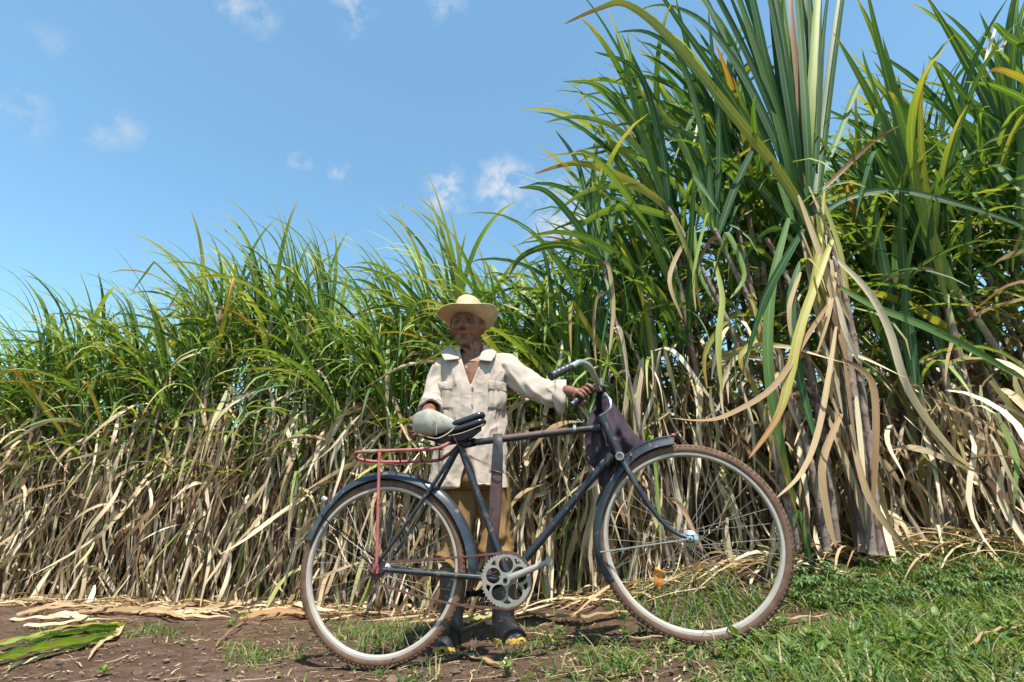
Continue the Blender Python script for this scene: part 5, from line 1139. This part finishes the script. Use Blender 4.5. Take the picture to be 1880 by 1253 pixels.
# ------------------------------------------------------------------ weeds (one thing each), grass, clods
def weed(px, py, label, group, kind):
    p = on_ground(px, py); root = thing('weed_plant', label, 'weed', (p.x, p.y, gz(p.x, p.y) - .004), group); U = rnd.uniform
    if kind == 'broad':
        h = U(.03, .08); MB().tube(cr([(0, 0, 0), (U(-.02, .02), U(-.02, .02), h * .5), (U(-.03, .03), U(-.03, .03), h)], 4), [.0022, .0012], 5).build('stem', M['weed'], root, org=Vector((0, 0, 0)))
        for k in range(rnd.randint(5, 8)):
            az = k * 2.4 + U(-.4, .4); Ln = U(.022, .052); a0 = U(.4, 1.2); o = bpy.data.objects.new('leaf', wlib(rnd.randrange(5))); put(o, root); o.location = (0, 0, h * U(.3, 1)); o.rotation_euler = (0, a0, az); o.scale = (Ln, Ln, Ln)
    else:
        for k in range(rnd.randint(4, 6)):
            az = U(0, 6.28); st = U(.04, .10); tilt = U(.3, 1.0); d = Vector((math.sin(tilt) * math.cos(az), math.sin(tilt) * math.sin(az), math.cos(tilt))); tip = d * st
            mb = MB().tube(cr([(0, 0, 0), tip * .5 + Vector((0, 0, .01)), tip], 3), [.0016, .001], 4)
            for q in range(6):
                a2 = az + R(-100 + 40 * q) + U(-.2, .2); Ln = U(.02, .042); e = Vector((math.cos(a2), math.sin(a2), U(-.35, .25))); ribbon(mb, [tip, tip + e * Ln * .35, tip + e * Ln * .7 + Vector((0, 0, -.002)), tip + e * Ln + Vector((0, 0, -.010))], .0045, side=Vector((-e.y, e.x, 0)), rv=.5 + U(-.4, .4), prof=lambda s: max(.05, math.sin(math.pi * min(1, .12 + s * .88))))
            o = mb.build('leaf', M['weed_blue'], root, auto=None, org=Vector((0, 0, 0)))
    return root
WL = {}
def wlib(k):
    if k not in WL:
        r_ = random.Random(k + 50); mb = MB(); ribbon(mb, leaf_curve(1.0, .15, r_.uniform(.3, 1.0), 1.5, 6), r_.uniform(.24, .34), (0, r_.uniform(-.4, .4)), prof=lambda s: max(.03, math.sin(math.pi * min(1, .06 + s * .94)) ** .8), v_fold=.12); WL[k] = mb.mesh('leaf', M['weed'])
    return WL[k]
for k in range(96):
    px = rnd.uniform(1330, 1880) if k < 90 else rnd.uniform(880, 1300); py = rnd.uniform(1160, 1253) if px < 1500 else rnd.uniform(1130, 1253)
    lb = 'broad-leaved green weed growing in the grass at the bottom right' if k < 90 else 'small broad-leaved weed in the grass below the front wheel'
    weed(px, py, lb, 'broad weeds at the bottom right' if k < 90 else 'broad weeds below the front wheel', 'broad')
for px, py in ((188, 1243), (430, 1155), (445, 1150), (420, 1152), (930, 1245)): weed(px, py, 'tiny seedling weed on the bare soil at left' if px < 900 else 'tiny bright weed in front of the boots', 'seedlings on bare soil' if px < 900 else None, 'broad')
for k in range(46): weed(1450 + 430 * rnd.random() ** 1.6, rnd.uniform(1050, 1120), 'grey-green weed with fingered leaves right of the front wheel', 'fingered weeds right of the front wheel', 'finger')

def gdens(px, py):
    d = 0
    if px > 1120: d = sstep(1120, 1400, px) * (.6 + .4 * sstep(1200, 1700, px))
    d = max(d, .95 * g2(px - 1330, 190) * g2(py - 1110, 70), .6 * g2(px - 1100, 150) * g2(py - 1225, 40), .55 * g2(px - 700, 110) * g2(py - 1165, 45), .5 * g2(px - 760, 70) * g2(py - 1245, 16),
            .45 * g2(px - 480, 75) * g2(py - 1205, 26), .5 * g2(px - 260, 60) * g2(py - 1165, 18), .25 * g2(px - 80, 80) * g2(py - 1168, 14), .4 * g2(px - 1010, 90) * g2(py - 1190, 40), .3 * g2(px - 1040, 70) * g2(py - 1100, 25))
    return min(1, d)
def build_grass():
    mb = MB(); U = rnd.uniform; n = 0; tries = 0
    while n < 4600 and tries < 90000:
        tries += 1; x0, y0 = U(-3.4, 3.3), 1.15 + 2.6 * U(0, 1) ** 1.2; p = Vector((x0, y0, gz0(x0, y0))); px, py = project(p); dn = gdens(px, py)
        if px < -60 or px > 2000 or py > 1330 or U(0, 1) > dn: continue
        if p.y > interp(FRONT, p.x) + .12: continue
        if mnoise.noise(Vector((p.x * 4, p.y * 4, 2))) < U(-.35, .3) - .30 * dn: continue
        n += 1; tuft = rnd.randint(5, 9); hs = U(.35, 1.15) ** 1.3 * (.6 + .42 * dn)
        for k in range(tuft):
            x, y = p.x + rnd.gauss(0, .02), p.y + rnd.gauss(0, .02); z = gz(x, y) - .004; az = U(0, 6.283); Ln = U(.045, .14) * hs; th = U(.1, 1.0); d = Vector((math.cos(az), math.sin(az), 0)); q = Vector((x, y, z)); pts = [q]
            for i in range(4): th += U(.05, .4); q = q + (d * math.sin(th) + Vector((0, 0, math.cos(th)))) * (Ln / 4); pts.append(q)
            ribbon(mb, pts, U(.0012, .0030), (0, U(-.6, .6)), side=Vector((-d.y, d.x, 0)), cols=2, rv=.001 + .998 * rnd.random(), prof=lambda s: 1 - s ** 2)
    o = mb.build('grass', M['grass'], auto=None); o['kind'] = 'stuff'; o['label'] = 'sparse green grass growing over the soil, thickest at right'; o['category'] = 'grass'
def on_ground_fast(px, py):
    r = ray(px, py); z = .1
    for _ in range(6):
        if r.z >= -.004: return None
        t = (z - CAM.z) / r.z; p = CAM + r * t
        if t < 0 or t > 9: return None
        z = gz(p.x, p.y)
    return p
build_grass()
def build_clods():
    mb = MB(); U = rnd.uniform
    for k in range(3000):
        px, py = U(-30, 1900), U(1085, 1290); p = on_ground_fast(px, py)
        if p is None: continue
        s = abs(rnd.gauss(0, .0045)) + .0018
        if U(0, 1) < .02: s *= 1.8
        vs = []; c = Vector((p.x, p.y, gz(p.x, p.y) + s * .3 + .004))
        for v in ((1, 0, 0), (-1, 0, 0), (0, 1, 0), (0, -1, 0), (0, 0, 1), (0, 0, -1)): vs.append(c + Vector(v) * s * U(.7, 1.35) + Vector((U(-1, 1), U(-1, 1), U(-1, 1))) * s * .35)
        mb.add(vs, [(0, 2, 4), (2, 1, 4), (1, 3, 4), (3, 0, 4), (2, 0, 5), (1, 2, 5), (3, 1, 5), (0, 3, 5)])
    o = mb.build('soil_clods', M['pebble'], smooth=True, auto=R(50)); o['kind'] = 'stuff'; o['label'] = 'loose soil clods and crumbs strewn over the ground'; o['category'] = 'soil'
    mb = MB()
    for k in range(1100):
        px, py = U(-30, 1900), U(1095, 1290); p = on_ground_fast(px, py)
        if p is None: continue
        a = U(0, 3.14); Ln = U(.01, .05) if U(0, 1) < .8 else U(.06, .16); d = Vector((math.cos(a), math.sin(a), 0)); pts = [Vector((p.x, p.y, 0)) + d * (Ln * i / 3) + Vector((-d.y, d.x, 0)) * (.004 * math.sin(i * 2 + k)) for i in range(4)]
        for q in pts: q.z = gz(q.x, q.y) + .013
        ribbon(mb, pts, U(.0007, .0028), side=Vector((-d.y, d.x, 0)), cols=2, rv=.001 + .998 * rnd.random(), prof=lambda s: 1)
    o = mb.build('straw_bits', M['dry'], auto=None); o['kind'] = 'stuff'; o['label'] = 'short bits of dry straw scattered over the soil'; o['category'] = 'straw'
build_clods()
